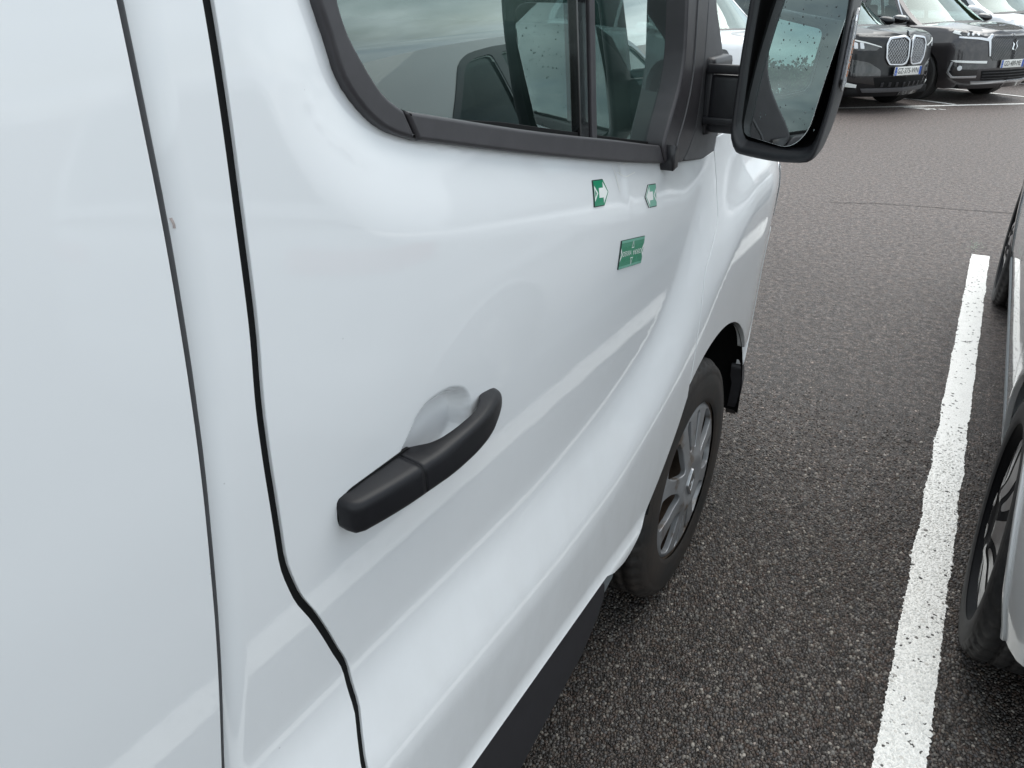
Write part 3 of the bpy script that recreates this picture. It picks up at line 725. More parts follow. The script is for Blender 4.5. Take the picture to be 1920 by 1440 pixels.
# upper body side above the doors, left side with its window, rear
part('roof_side', patch(van_P, [(-2.3, 1.863), (.443, 1.863), (1.12, 1.863), (1.10, 1.905), (.9, 1.93), (-2.3, 1.93)], 'white_paint', .06, bstep=.05, roll=.003, depth=.02), van)
part('rear_panel', patch(van_P, [(-2.35, .44), (-1.304, .44), (-1.304, 1.86), (-2.35, 1.86)], 'white_paint', .06, bstep=.05, roll=.003, depth=.02), van)
lw = rounded([(.47, 1.80), (.47, 1.42), (.68, 1.36), (1.45, 1.26), (1.62, 1.27), (1.58, 1.42), (1.18, 1.80)], .06)
part('left_side', patch(van_L, [(-2.35, .44), (1.45, .44), (1.55, .70), (1.70, 1.24), (1.62, 1.36), (1.16, 1.86), (-2.35, 1.93)], 'white_paint', .05, holes=[lw], bstep=.03, roll=.003, depth=.02, sign=-1), van)
part('left_window', patch(lambda a, b: van_L(a, b)-np.array([-.02, 0, 0]), lw, 'van_glass', .2, sign=-1, bstep=.05), van)
part('window_trim', patch(van_L, rounded([(.45, 1.82), (.45, 1.405), (.67, 1.335), (1.45, 1.235), (1.65, 1.25), (1.60, 1.43), (1.19, 1.82)], .06), 'trim_plastic', .1, holes=[rounded([(.48, 1.79), (.48, 1.43), (.685, 1.37), (1.45, 1.27), (1.60, 1.28), (1.56, 1.42), (1.17, 1.79)], .06)], sign=-1, roll=.003, depth=.012, offset=.004, bstep=.03), van)
part('rear_door', (*box((MID, -2.36, 1.19), (1.78, .03, 1.5), .01), 'white_paint'), van)
# dark inner structure behind the gaps, the arch liner, sill cladding
def back_P(d):
    def f(a, b):
        p = van_P(a, b, False).copy(); p[..., 0] -= d; return p
    return f
part('door_seal', ribbon(back_P(.0042), gap_s, .0110, 'gap_rubber', 0, step=.012, thick=.004), van)
part('door_seal', ribbon(back_P(.008), shift(seam_s, -.0155), .028, 'gap_rubber', 0, step=.02, thick=.004), van)
part('door_seal', ribbon(back_P(.016), fr_edge, .03, 'gap_rubber', 0, step=.02, thick=.004), van)
part('inner_body', patch(back_P(.05), [(-2.3, .42), (1.42, .42), (1.47, .62), (1.58, .80), (1.62, 1.05), (1.52, 1.18), (.95, 1.28), (.64, 1.34), (.50, 1.42), (.47, 1.85), (-2.3, 1.85)], 'dash_plastic', .08, bstep=.05), van)
CL_T = smooth([(-2.3, .452), (.5, .452), (1.03, .452), (1.10, .449), (1.155, .440), (1.195, .422), (1.222, .395), (1.226, .36)], .02)
def clad_P(a, b):
    a = np.asarray(a, float); b = np.asarray(b, float)
    p = van_P(a, np.full_like(a+b, .46), False).copy(); t = np.clip((.455-b)/.27, 0, 1)
    p[..., 0] = p[..., 0]-.004-.014*t**1.5; p[..., 2] = b; return p
part('sill_cladding', patch(clad_P, np.vstack([CL_T, [(1.20, .315), (1.13, .262), (1.0, .225), (.88, .187), (-2.3, .187)]]), 'cladding_plastic', .03, roll=.006, depth=.04, bstep=.015), van)
part('sill_return', patch(clad_P, [(1.235, .425), (1.30, .425), (1.29, .36), (1.236, .34)], 'light_cladding', .02, roll=.002, depth=.03, bstep=.01, offset=-.01), van)
liner = []
V = []; F = []; n = 40
for i in range(n+1):
    t = R(-4+172*i/n)
    for x in (-.482, -.50, -.56, -.80): 
        rr = ARC_R-.006+(0.02 if x < -.49 else 0); V.append((x+.0, ARC_C[0]+rr*math.cos(t), ARC_C[1]+rr*math.sin(t)))
for i in range(n):
    for j in range(3): F.append((i*4+j, i*4+j+1, (i+1)*4+j+1, (i+1)*4+j))
liner_o = part('arch_liner', (V, F, 'gap_rubber'), van)
V, F = join(box((-.83, 1.86, .55), (.03, .95, .8)))
part('inner_arch', (V, F, 'gap_rubber'), van)
part('underbody', (*box((MID, .1, .30), (1.66, 4.4, .06), .01), 'gap_rubber'), van)

# --- wheel
WC = (1.78, .340)
def tyre_mesh(r, wdt, rim, x_out, c, sgn=1, n=150, lugs=True):
    """outer face at x_out (facing +X*sgn)"""
    sw = r-rim
    prof = [(-.006, rim-.004), (-.002, rim+.004), (-.001, rim+.012), (.0, rim+.35*sw), (-.002, rim+.62*sw), (-.004, rim+.66*sw), (-.003, rim+.70*sw), (-.010, rim+.86*sw), (-.018, r-.010), (-.026, r-.003)]
    gro = []
    k = 5
    tw = wdt-.052
    for i in range(k):
        a0 = -.026-tw*i/k; a1 = -.026-tw*(i+1)/k
        gro += [(a0-.004, r), (a1+.006, r+.0004)]
        if i < k-1: gro += [(a1+.0045, r-.008), (a1-.0045, r-.008)]
    prof += gro
    prof += [(-wdt+.026, r-.003), (-wdt+.018, r-.010), (-wdt+.010, rim+.86*sw), (-wdt, rim+.4*sw), (-wdt+.004, rim), (-wdt+.02, rim-.01)]
    def mod(kk, j, a, rr):
        if lugs and 7 <= j < len(prof)-6 and rr > r-.012:
            if (kk+(j//4)*2) % 4 == 0: rr -= .007
        return a*sgn, rr
    V, F = lathe(prof, n, 'X', (x_out, c[0], c[1]), flip=(sgn > 0), mod=mod)
    return V, F
def cap_P(R0, dome, x0, c, sgn=1):
    def f(a, b):
        a = np.asarray(a, float); b = np.asarray(b, float); rr = np.hypot(a, b)/R0
        x = x0+sgn*(dome*np.clip(1-rr**2, 0, 1)-.010*sstep((rr-.86)/.12)+.008*np.exp(-((rr-.30)/.10)**2))
        return np.stack([x+0*a, c[0]+sgn*a, c[1]+b], -1)
    return f
wheel = part('wheel', (*lathe([(-.16, .03), (-.16, .15), (-.13, .15), (-.13, .03)], 40, 'X', (-.48, *WC)), 'brake_metal'), van)
part('tyre', (*tyre_mesh(.341, .212, .228, -.480, WC, n=200), 'tyre_rubber'), wheel)
V, F = lathe([(-.012, .228), (-.020, .216), (-.06, .208), (-.17, .20), (-.19, .21)], 64, 'X', (-.48, *WC))
part('rim', (V, F, 'brake_metal'), wheel)
CAPR = .238
capf = cap_P(CAPR, .012, -.490, WC)
holes = []
def polar(pts): return [(r*math.cos(R(t)), r*math.sin(R(t))) for r, t in pts]
for b in (0, 45, 135, 180, 225, 315):
    holes.append(rounded(polar([(.100, b-9), (.150, b-15), (.205, b-14), (.214, b), (.205, b+14), (.150, b+15), (.100, b+9), (.088, b)]), .014, 3))       # wide openings
for b in (90, 270):
    for d0, d1 in ((-9, -11), (9, 11)):
        holes.append(rounded(polar([(.105, b+d0-3), (.200, b+d1-3.5), (.208, b+d1), (.200, b+d1+3.5), (.105, b+d0+3)]), .006, 3))                        # slim slots
cap = patch(capf, polar([(CAPR, t) for t in range(0, 360, 4)]), 'hubcap_silver', .008, holes=holes, roll=.004, depth=.012, bstep=.008, hole_roll=.003)
hub = part('hubcap', cap, wheel)
# diamond badge in nested bars
dz = []
for k, (a, b) in enumerate(((.047, .034), (.032, .021))):
    pass
dia = lambda h, wd: [(0, h), (wd, 0), (0, -h), (-wd, 0)]
V, F, N, _ = patch(capf, dia(.043, .030), 'satin_chrome', .02, holes=[dia(.030, .0195)], roll=.0015, depth=.006, offset=.006, bstep=.008)
V2, F2, N2, _ = patch(capf, dia(.022, .0145), 'chrome', .02, holes=[dia(.009, .0055)], roll=.0012, depth=.005, offset=.005, bstep=.006)
k = len(V)
bd = part('badge', (list(V)+list(V2), F+[tuple(i+k for i in f) for f in F2], list(N)+list(N2), 'satin_chrome'), wheel)
for wc, xo, sg in (((-1.27, .336), -.50, 1), ((1.83, .336), 2*MID+.50, -1), ((-1.27, .336), 2*MID+.50, -1)):
    wh = part('wheel', (*lathe([(-.16*sg, .03), (-.16*sg, .15), (-.13*sg, .15), (-.13*sg, .03)], 24, 'X', (xo, *wc)), 'brake_metal'), van)
    part('tyre', (*tyre_mesh(.336, .212, .222, xo, wc, sg, n=60, lugs=False), 'tyre_rubber'), wh)
    part('hubcap', patch(cap_P(CAPR, .012, xo-.012*sg, wc, sg), polar([(CAPR, t) for t in range(0, 360, 12)]), 'hubcap_silver', .04, roll=.004, depth=.012, bstep=.03), wh)

# --- door handle: cover at the rear, grip bowed outwards over the cup
def handle_section(s, z_in, z_top, z_bot, x_top, x_bot, xin, r=.010):
    """closed section at station s: body side top, outer top edge, outer bottom, body side bottom"""
    poly = rounded([(xin, z_in), (x_top, z_top), (x_bot, z_bot), (xin, z_bot+.004)], [.003, r, r*.8, .003], 5)
    return [(p[0], s, p[1]) for p in poly]
def loft(secs):
    n = len(secs[0]); V = [p for s in secs for p in s]; F = []
    for i in range(len(secs)-1):
        for k in range(n): F.append((i*n+k, i*n+(k+1) % n, (i+1)*n+(k+1) % n, (i+1)*n+k))
    F.append(tuple(range(n))[::-1]); F.append(tuple((len(secs)-1)*n+k for k in range(n)))
    return V, F
def hx(s): return float(van_P(np.array([s]), np.array([1.04]), False)[0, 0])
hd_st = [  # s, z inner top, z outer top, z bottom, out at top, out at bottom, inner x offset
    (.4832, 1.059, 1.058, 1.037, .006, .008, -.004), (.4846, 1.066, 1.0635, 1.0315, .0150, .017, -.004), (.488, 1.069, 1.0660, 1.0290, .0215, .0235, -.004), (.497, 1.0700, 1.0668, 1.0280, .0265, .028, -.004),
    (.53, 1.070, 1.066, 1.026, .032, .033, -.004), (.56, 1.069, 1.0645, 1.0245, .035, .0365, -.004), (.5900, 1.068, 1.063, 1.0235, .037, .039, -.004)]
grip_st = [(.5922, 1.068, 1.063, 1.0235, .037, .039, -.004), (.605, 1.0675, 1.063, 1.023, .038, .040, -.004), (.62, 1.0655, 1.0625, 1.0225, .039, .041, .002), (.635, 1.065, 1.0625, 1.022, .0395, .042, .012), (.655, 1.0655, 1.0635, 1.022, .040, .0425, .018),
    (.685, 1.066, 1.0645, 1.0225, .0395, .042, .020), (.715, 1.0665, 1.065, 1.024, .0375, .040, .019), (.745, 1.067, 1.065, 1.0275, .033, .0355, .012), (.765, 1.067, 1.0645, 1.032, .028, .030, .000), (.785, 1.0655, 1.062, 1.0375, .021, .023, -.004), (.80, 1.0625, 1.0585, 1.043, .013, .015, -.004), (.808, 1.058, 1.054, 1.047, .005, .006, -.004)]
def mk_handle(st): return loft([handle_section(s, zi, zt, zb, hx(s)+ot, hx(s)+ob, hx(s)+xi, .011 if len(st) > 3 else .01) for s, zi, zt, zb, ot, ob, xi in st])
def interp_st(st, n):
    a = np.array(st); t = np.linspace(a[0, 0], a[-1, 0], n); L = a[:, 0]
    return [tuple([x]+[float(pchip(np.array([x]), L, a[:, k])[0]) for k in range(1, 7)]) for x in t]
V, F = mk_handle(interp_st(grip_st, 60)); hand = part('handle', (V, F, 'handle_plastic'), front_door)
V, F = mk_handle(hd_st[:4]+interp_st(hd_st[3:], 16)[1:]); part('lock_cover', (V, F, 'handle_plastic'), front_door)
def off_P(d):
    def f(a, b):
        p = van_P(a, b, False).copy(); p[..., 0] += d; return p
    return f
part('handle_gasket', patch(off_P(0), rounded([(.4822, 1.036), (.4835, 1.060), (.500, 1.0712), (.60, 1.0702), (.612, 1.068), (.61, 1.03), (.60, 1.0225), (.50, 1.028)], .010), 'gap_rubber', .02, offset=.0016, roll=.0006, depth=.003, bstep=.01), front_door)

# --- scratches and chips in the paint
for ln, wd, P_ in (([(.366, 1.487), (.3665, 1.484)], .0013, pillar_P), ([(.3665, 1.472), (.3668, 1.469)], .0013, pillar_P), ([(.366, 1.462), (.3664, 1.459)], .0012, pillar_P), ([(.3660, 1.396), (.3668, 1.391), (.3665, 1.388)], .0016, pillar_P), ([(.3450, 1.269), (.3468, 1.267)], .0026, pillar_P)):
    part('paint_chip', ribbon(P_, smooth(ln, .002), wd, 'scratch_dark', .0006, step=.004), van)
for ln, wd in (([(1.205, 1.290), (1.214, 1.268), (1.222, 1.245)], .0022), ([(1.222, 1.276), (1.262, 1.262), (1.300, 1.262)], .0016), ([(1.228, 1.298), (1.236, 1.268)], .0020), ([(1.25, 1.284), (1.272, 1.282)], .0014)):
    part('paint_scratch', ribbon(van_P, smooth(ln, .004), wd, 'plate_white', .0005, step=.006), front_door)
# --- window: trim, glass, divider
TRIM_IN = np.array([(.580, 1.80), (.580, 1.62), (.582, 1.541), (.587, 1.519), (.605, 1.487), (.63, 1.456), (.657, 1.439)])
tr_o = smooth(WIN[:8], .012); tr_i = smooth(TRIM_IN, .012)
trim_P = off_P(-.012)
part('window_trim', patch(trim_P, np.vstack([tr_o, tr_i[::-1]]), 'trim_plastic', .012, roll=.005, depth=.02, bstep=.008, offset=.008), van)
lo_o = smooth(WIN[7:11], .015); lo_i = smooth([(.6585, 1.4388), (.914, 1.385), (1.20, 1.331), (1.376, 1.297), (1.50, 1.275)], .015)
k0 = lo_o+np.array([.0015, 0]); part('sill_trim', patch(trim_P, np.vstack([k0[k0[:, 0] < 1.432], lo_i[lo_i[:, 0] < 1.402][::-1]]), 'trim_plastic', .012, roll=.005, depth=.02, bstep=.008, offset=.009), van)
GX0, GT = -.536, -.075
glass_P = lambda a, b: np.stack([GX0+GT*(np.asarray(b)-1.27)+0*np.asarray(a), np.asarray(a)+0*np.asarray(b), np.asarray(b)+0*np.asarray(a)], -1)
gl_out = [(.55, 1.80), (.55, 1.52), (.60, 1.41), (.68, 1.385), (1.40, 1.255), (1.60, 1.25), (1.60, 1.55), (1.30, 1.80)]
part('door_window', patch(glass_P, gl_out, 'van_glass', .4, bstep=.2), van)
part('window_seal', ribbon(lambda a, b: glass_P(a, b)+np.array([.004, 0, 0]), smooth([(.595, 1.62), (.597, 1.54), (.606, 1.505), (.628, 1.467), (.667, 1.436), (.92, 1.384), (1.45, 1.281)], .02), .014, 'gap_rubber', 0, step=.015, thick=.008), van)
dv_P = lambda a, b: glass_P(a, b)+np.array([.006, 0, 0])
part('window_divider', patch(dv_P, [(1.116, 1.26), (1.116, 1.80), (1.172, 1.80), (1.172, 1.26)], 'gloss_black', .1, roll=.002, depth=.014, bstep=.05, offset=.002), van)
part('divider_seal', patch(dv_P, [(1.150, 1.26), (1.150, 1.80), (1.168, 1.80), (1.168, 1.26)], 'trim_plastic', .1, roll=.002, depth=.003, bstep=.05, offset=.006), van)
# front window frame and the mirror foot
sl = smooth([(1.520, 1.80), (1.512, 1.62), (1.5021, 1.5312), (1.4962, 1.4432), (1.478, 1.395), (1.4503, 1.3552), (1.4204, 1.318), (1.405, 1.29), (1.428, 1.2556)], .015)
sr = smooth([(1.66, 1.62), (1.6258, 1.5299), (1.6145, 1.4265), (1.603, 1.36), (1.5837, 1.2997), (1.55, 1.265), (1.517, 1.243)], .015)
part('front_frame', patch(off_P(-.006), np.vstack([sl, sr[::-1]]), 'trim_plastic', .015, roll=.006, depth=.035, bstep=.01, offset=.006), van)
part('frame_rib', ribbon(off_P(0), (sl*.55+sr[np.linspace(0, len(sr)-1, len(sl)).astype(int)]*.45), .004, 'grey_plastic', .0022, step=.012, thick=.002), van)
part('frame_seal', ribbon(lambda a, b: glass_P(a, b)+np.array([.012, 0, 0]), sl[sl[:, 1] < 1.7]+np.array([.020, .0]), .022, 'gap_rubber', 0, step=.015, thick=.012), van)
part('frame_clip', (*loft([[(x+o, y, z) for (y, z) in ((1.418, 1.292), (1.452, 1.284), (1.455, 1.247), (1.430, 1.243))] for x, o in ((-.515, 0), (-.493, 0), (-.489, 0))]), 'black_plastic'), van)
foot = [(1.617, 1.62), (1.655, 1.60), (1.690, 1.51), (1.735, 1.445), (1.752, 1.405), (1.756, 1.33), (1.752, 1.266), (1.742, 1.236), (1.70, 1.220), (1.52, 1.243), (1.552, 1.264), (1.588, 1.300), (1.606, 1.36), (1.617, 1.4265), (1.628, 1.53)]
part('mirror_foot', patch(off_P(-.008), rounded(foot, .012), 'grey_plastic', .015, roll=.006, depth=.03, bstep=.01, offset=.006), van)
# --- door mirror
mirror = part('door_mirror', (*join(box((-.512, 1.70, 1.352), (.04, .13, .150), .012), box((-.455, 1.668, 1.342), (.085, .085, .114), .012)), 'black_plastic'), van)
part('arm_rib', (*join(box((-.464, 1.626, 1.408), (.080, .012, .018), .004), box((-.500, 1.634, 1.354), (.016, .014, .112), .004), box((-.464, 1.626, 1.310), (.080, .012, .014), .004)), 'black_plastic'), mirror)
# shell sections from the rear rim forwards; outline in (x, z) at Y
MO = [(-0.4126, 1.5592), (-0.4190, 1.4128), (-0.4202, 1.3045), (-0.3996, 1.2665), (-0.3371, 1.2640), (-0.2744, 1.2697), (-0.2545, 1.2761), (-0.2402, 1.3167), (-0.2297, 1.4128), (-0.2279, 1.5043), (-0.2311, 1.5866), (-0.2530, 1.6158), (-0.3024, 1.6232), (-0.3865, 1.6067)]
MS = smooth(np.vstack([np.array(MO), MO[:1]]), .012)[:-1]
def scaled(k, kx=0., c=(-.3065, 1.4448)): 
    q = (MS-np.array(c))*k+np.array(c); q[:, 0] += kx; return q
def rim_y(q): return 1.640+.22*(-.335-q[:, 0])*0+.10*(q[:, 0]+.3065)*-.0   # the rim is square to the van
def ysk(q): return -.42*(q[:, 0]+.3065)         # the opening is turned a little towards the van
secs = [(scaled(.86), 1.512), (scaled(.905), 1.496), (scaled(.955), 1.488), (scaled(.99), 1.492), (scaled(1.0), 1.502), (scaled(1.0), 1.528), (scaled(.985), 1.57), (scaled(.93), 1.615), (scaled(.80), 1.655), (scaled(.55), 1.68), (scaled(.2), 1.69)]
V, F = [], []; n = len(MS)
for q, y in secs:
    yy = y+ysk(q)*1.0
    for p, y1 in zip(q, yy): V.append((p[0], y1, p[1]))
for i in range(len(secs)-1):
    for k in range(n): F.append((i*n+k, (i+1)*n+k, (i+1)*n+(k+1) % n, i*n+(k+1) % n))
F.append(tuple((len(secs)-1)*n+k for k in range(n)))
rim_end = 4*n*1
shell = part('mirror_shell', (V, F, 'black_plastic'), mirror)
q = scaled(.86); V = [(p[0], y, p[1]) for p, y in zip(q, 1.512+ysk(q))]; q2 = scaled(.84); V += [(p[0], y, p[1]) for p, y in zip(q2, 1.56+ysk(q2))]
F = [(k, n+k, n+(k+1) % n, (k+1) % n) for k in range(n)]+[tuple(n+k for k in range(n))[::-1]]
part('mirror_well', (V, F, 'gap_rubber'), mirror)
# glass: faces the driver
mn = Vector((-.460, -.884, .083)).normalized(); mu = Vector((0, 0, 1)).cross(mn).normalized(); mv = mn.cross(mu)
MC = Vector((-.312, 1.514, 1.4225))
mg = rounded([(-.080, .128), (-.106, -.095), (-.092, -.124), (.020, -.132), (.054, -.100), (.083, .125), (.060, .15)], [.03, .02, .02, .03, .03, .03, .03], 6)
def mirror_P(a, b):
    a = np.asarray(a, float); b = np.asarray(b, float)
    o = np.array(MC); cv = (a*a+b*b)*.18
    return o+np.multiply.outer(a, np.array(mu))+np.multiply.outer(b, np.array(mv))-np.multiply.outer(cv, np.array(mn))
mgo = part('mirror_glass', patch(mirror_P, mg, 'mirror_silver', .012, roll=.001, depth=.004, bstep=.008), mirror)
V, F = [], []
for k in range(90):
    a = random.uniform(-.07, .065); b = random.uniform(-.10, .125)
    if random.random() < .55: b = abs(b)
    r = random.choice((.0007, .0009, .0012, .0016)); c = mirror_P(np.array(a), np.array(b)); b0 = len(V); m = np.array(mn)
    for j, (rr, hh) in enumerate(((1, .0001), (.75, .45), (.3, .7))):
        for i in range(6): V.append(tuple(c+np.array(mu)*r*rr*math.cos(i*1.047)+np.array(mv)*r*rr*1.25*math.sin(i*1.047)+m*(r*hh*.8+.0002)))
    for j in range(2):
        for i in range(6): F.append((b0+j*6+i, b0+j*6+(i+1) % 6, b0+(j+1)*6+(i+1) % 6, b0+(j+1)*6+i))
    F.append(tuple(b0+12+i for i in range(6)))
simple('droplet', (.10, .13, .13), .03, coat=1.)
o = part('rain_drops', (V, F, 'droplet'), mirror, kind='stuff')
# repeater lamp along the outer edge
def shell_edge(a, b):  # a: height, b: -1..1 across
    a = np.asarray(a, float); b = np.asarray(b, float)
    zs = MS[:, 1]; m = MS[:, 0] > -.27; o = np.argsort(zs[m]); x = np.interp(a, zs[m][o], MS[:, 0][m][o])
    return np.stack([x+.0045-.0025*b*b, 1.522-.42*(x+.3065)+b*.013+0*a, a+0*b], -1)
lamp = part('repeater_lamp', patch(shell_edge, rounded([(1.405, -1), (1.505, -1), (1.522, .4), (1.503, 1), (1.395, 1)], .006), 'clear_lens', .4, roll=0, depth=.004, bstep=.006, offset=.003, sign=-1), mirror)
for k in range(8):
    z0 = 1.406+.0118*k
    part('lamp_cell', patch(shell_edge, [(z0, -.72), (z0+.0095, -.72), (z0+.0095, .45), (z0, .45)], 'amber_lens' if 1 <= k <= 5 else 'clear_lens', .4, roll=0, depth=.001, bstep=.004, offset=.0042, sign=-1), lamp)
part('lamp_edge', (*tube([tuple(shell_edge(np.array(z), np.array(-.95))+np.array([.004, 0, 0])) for z in np.linspace(1.395, 1.512, 14)], .0022, 8), 'chrome'), lamp)

# --- inside the cab
cab = van
part('cab_floor', (*box((MID, .6, .62), (1.75, 2.4, .06)), 'dash_plastic'), cab)
part('bulkhead', (*box((MID, .20, 1.25), (1.76, .04, 1.4)), 'dash_plastic'), cab)
def dash_fn(u, v):
    x = MID+(1-2*u)*.90; k = 1-(1-2*u)**2
    hi = 1/(1+math.exp((x+.80)/.018)); pr = [(1.36, .75), (1.36, 1.02), (1.40, 1.20), (1.48, 1.27+.10*hi), (1.60, 1.31+.145*hi), (1.85, 1.33+.15*hi), (2.08, 1.27+.02*hi)]
    i = v*(len(pr)-1); j = min(int(i), len(pr)-2); t = i-j
    y = pr[j][0]*(1-t)+pr[j+1][0]*t; z = pr[j][1]*(1-t)+pr[j+1][1]*t
    return (x, y+.04*k*(v > .3), z+.025*math.exp(-((x+1.95)/.22)**2)*(v > .3))
dash = part('dashboard', (*grid(40, 26, dash_fn), 'dash_plastic'), cab)
part('instrument_hood', (*loft([[(-1.95+.20*math.cos(t)*k, y, 1.36+.16*math.sin(t)*k) for t in np.linspace(0, math.pi, 14)] for y, k in ((1.40, 1.), (1.52, 1.02), (1.66, .8), (1.80, .4))]), 'dash_plastic'), dash)
def torus(c, R0, r, ax, n=40, m=8):
    ax = Vector(ax).normalized(); s = ax.orthogonal().normalized(); q = ax.cross(s)
    return tube([tuple(Vector(c)+(s*math.cos(2*math.pi*i/n)+q*math.sin(2*math.pi*i/n))*R0) for i in range(n)], r, m, closed=True)
sw = part('steering_wheel', (*join(torus((-1.95, 1.24, 1.20), .185, .015, (0, -.75, .66)), box((-1.95, 1.25, 1.19), (.16, .06, .12), .02), *[tube([(-1.95, 1.25, 1.19), (-1.95+.18*math.cos(R(a)), 1.24-.12*math.sin(R(a)), 1.20+.14*math.sin(R(a)))], .014, 6) for a in (0, 180, 270)]), 'dash_plastic'), cab)
def seat(x, name='seat'):
    st = part(name, (*box((x, .68, .93), (.50, .50, .16), .05), 'fabric'), cab)
    part('backrest', (*box((x, .40, 1.22), (.48, .13, .60), .055, Matrix.Rotation(R(8), 3, 'X')), 'fabric'), st)
    part('headrest', (*box((x, .36, 1.62), (.27, .10, .20), .045, Matrix.Rotation(R(4), 3, 'X')), 'fabric'), st)
    return st
seat(-.88); seat(-1.98)
part('door_card', (*box((2*MID+.60, 1.0, .98), (.03, 1.15, .62), .01), 'dash_plastic'), cab)
part('sun_visor', (*box((MID+.40, 1.05, 1.83), (.40, .16, .02), .008), 'fabric'), cab)
part('rear_view_mirror', (*box((MID, 1.28, 1.72), (.20, .03, .07), .012), 'gloss_black'), cab)
# ------------------------------------------------------------------ magnets stuck on the van door
def local_P(c, ang=0., d=.0):
    """2-D frame on the door skin round (s, z)=c"""
    ca, sa = math.cos(ang), math.sin(ang)
    def f(a, b):
        a = np.asarray(a, float); b = np.asarray(b, float); s = c[0]+a*ca-b*sa; z = c[1]+a*sa+b*ca
        p = van_P(s, z).copy(); p[..., 0] += d; return p
    return f
def arrow_magnet(c, sgn, label, mat):
    o = van_P(np.array([c[0]]), np.array([c[1]]))[0]
    t = thing('arrow_magnet', label, 'magnet', tuple(o), world=True, group='green inspection magnets on the van door')
    P = local_P(c, R(-8)); m = lambda l: [(sgn*x, y) for x, y in l] if sgn > 0 else [(sgn*x, y) for x, y in l][::-1]
    body = m([(-.026, -.0205), (.014, -.0205), (.033, 0), (.014, .0205), (-.026, .0205)])
    part('backing', patch(P, rounded(body, .0015, 2), 'magnet_edge', .01, roll=.0004, depth=.0016, offset=.0016, bstep=.006), t)
    inset = m([(-.0245, -.019), (.0135, -.019), (.0310, 0), (.0135, .019), (-.0245, .019)])
    part('green_face', patch(P, inset, mat, .01, offset=.00185, bstep=.006), t)
    arrow = m([(-.006, -.0075), (.0105, -.0075), (.0105, -.0165), (.0285, 0), (.0105, .0165), (.0105, .0075), (-.006, .0075)])
    part('white_arrow', patch(P, arrow, 'print_white', .01, offset=.0021, bstep=.006), t)
    tri = m([(-.0235, -.0125), (-.0095, 0), (-.0235, .0125)]); tin = m([(-.0215, -.0065), (-.0145, 0), (-.0215, .0065)])
    part('triangle_mark', patch(P, tri, 'print_white', .01, holes=[tin], offset=.0021, bstep=.005), t)
    edge = ribbon(P, np.array(m([(.0140, -.0200), (.0325, 0), (.0140, .0200)])), .0016, 'print_white', .00205, step=.004)
    part('white_border', edge, t)
    return t
arrow_magnet((1.137, 1.2593), 1, 'green arrow magnet below the window, pointing forwards along the van door', 'magnet_green')
arrow_magnet((1.363, 1.2085), -1, 'paler green arrow magnet pointing back, nearer the wing mirror', 'magnet_pale_green')
c = (1.2705, 1.1268); o = van_P(np.array([c[0]]), np.array([c[1]]))[0]
rul = thing('ruler_magnet', 'green rectangular ruler magnet with white tick marks and lettering, lowest on the door', 'magnet', tuple(o), world=True, group='green inspection magnets on the van door')
P = local_P(c, R(-9.5)); hw, hh = .0565, .0255
part('backing', patch(P, rounded([(-hw, -hh), (hw, -hh), (hw, hh), (-hw, hh)], .001, 2), 'magnet_edge', .012, roll=.0005, depth=.002, offset=.002, bstep=.008), rul)
part('green_face', patch(P, [(-hw+.0015, -hh+.0055), (hw-.001, -hh+.0055), (hw-.001, hh-.0055), (-hw+.0015, hh-.0055)], 'magnet_green', .012, offset=.0022, bstep=.008), rul)
for y0, y1 in ((hh-.0054, hh-.0006), (-hh+.0006, -hh+.0054)):
    part('scale_edge', patch(P, [(-hw+.0015, y0), (hw-.001, y0), (hw-.001, y1), (-hw+.0015, y1)], 'magnet_pale_green', .012, offset=.0022, bstep=.008), rul)
def flat(P, lift, dx=0., dy=0.):
    def f(u, v):
        q = P(np.asarray(u)+dx, np.asarray(v)+dy).copy(); q[:, 0] += lift; return q
    return f
tl = []
for k in range(-10, 11):
    if k == 0: continue
    x = k*.005
    for sgn in (1, -1):
        L = .006 if k % 5 else .009; y0 = sgn*(hh-.0065); y1 = y0-sgn*L
        V, F, N, m = patch(P, [(x-.0006, y0), (x+.0006, y0), (x+.0006, y1), (x-.0006, y1)], 'print_white', .02, offset=.0024, bstep=.02); tl.append((V, F))
V, F = join(*tl); part('tick_marks', (V, F, 'magnet_pale_green'), rul)
part('lettering', text_mesh('DEKRA', .0128, flat(P, .0024, -.024, 0), 'print_white', xs=1.0), rul)
part('lettering', text_mesh('DEKRA', .0128, flat(lambda a, b: P(-a, -b), .0024, -.024, 0), 'print_white', xs=1.0), rul)
for sg in (1, -1):
    tri = [(sg*-.0550, -.0125), (sg*-.0455, 0), (sg*-.0550, .0125)]; tin = [(sg*-.0545, -.006), (sg*-.0500, 0), (sg*-.0545, .006)]
    part('triangle_mark', patch(P, tri, 'print_white', .01, holes=[tin], offset=.0024, bstep=.004), rul)
    t2 = [(-.006, sg*.0085), (.006, sg*.0085), (0, sg*.0225)]; t3 = [(-.004, sg*.0100), (.004, sg*.0100), (0, sg*.0190)]
    part('centre_mark', patch(P, t2, 'print_white', .01, holes=[t3], offset=.0026, bstep=.004), rul)
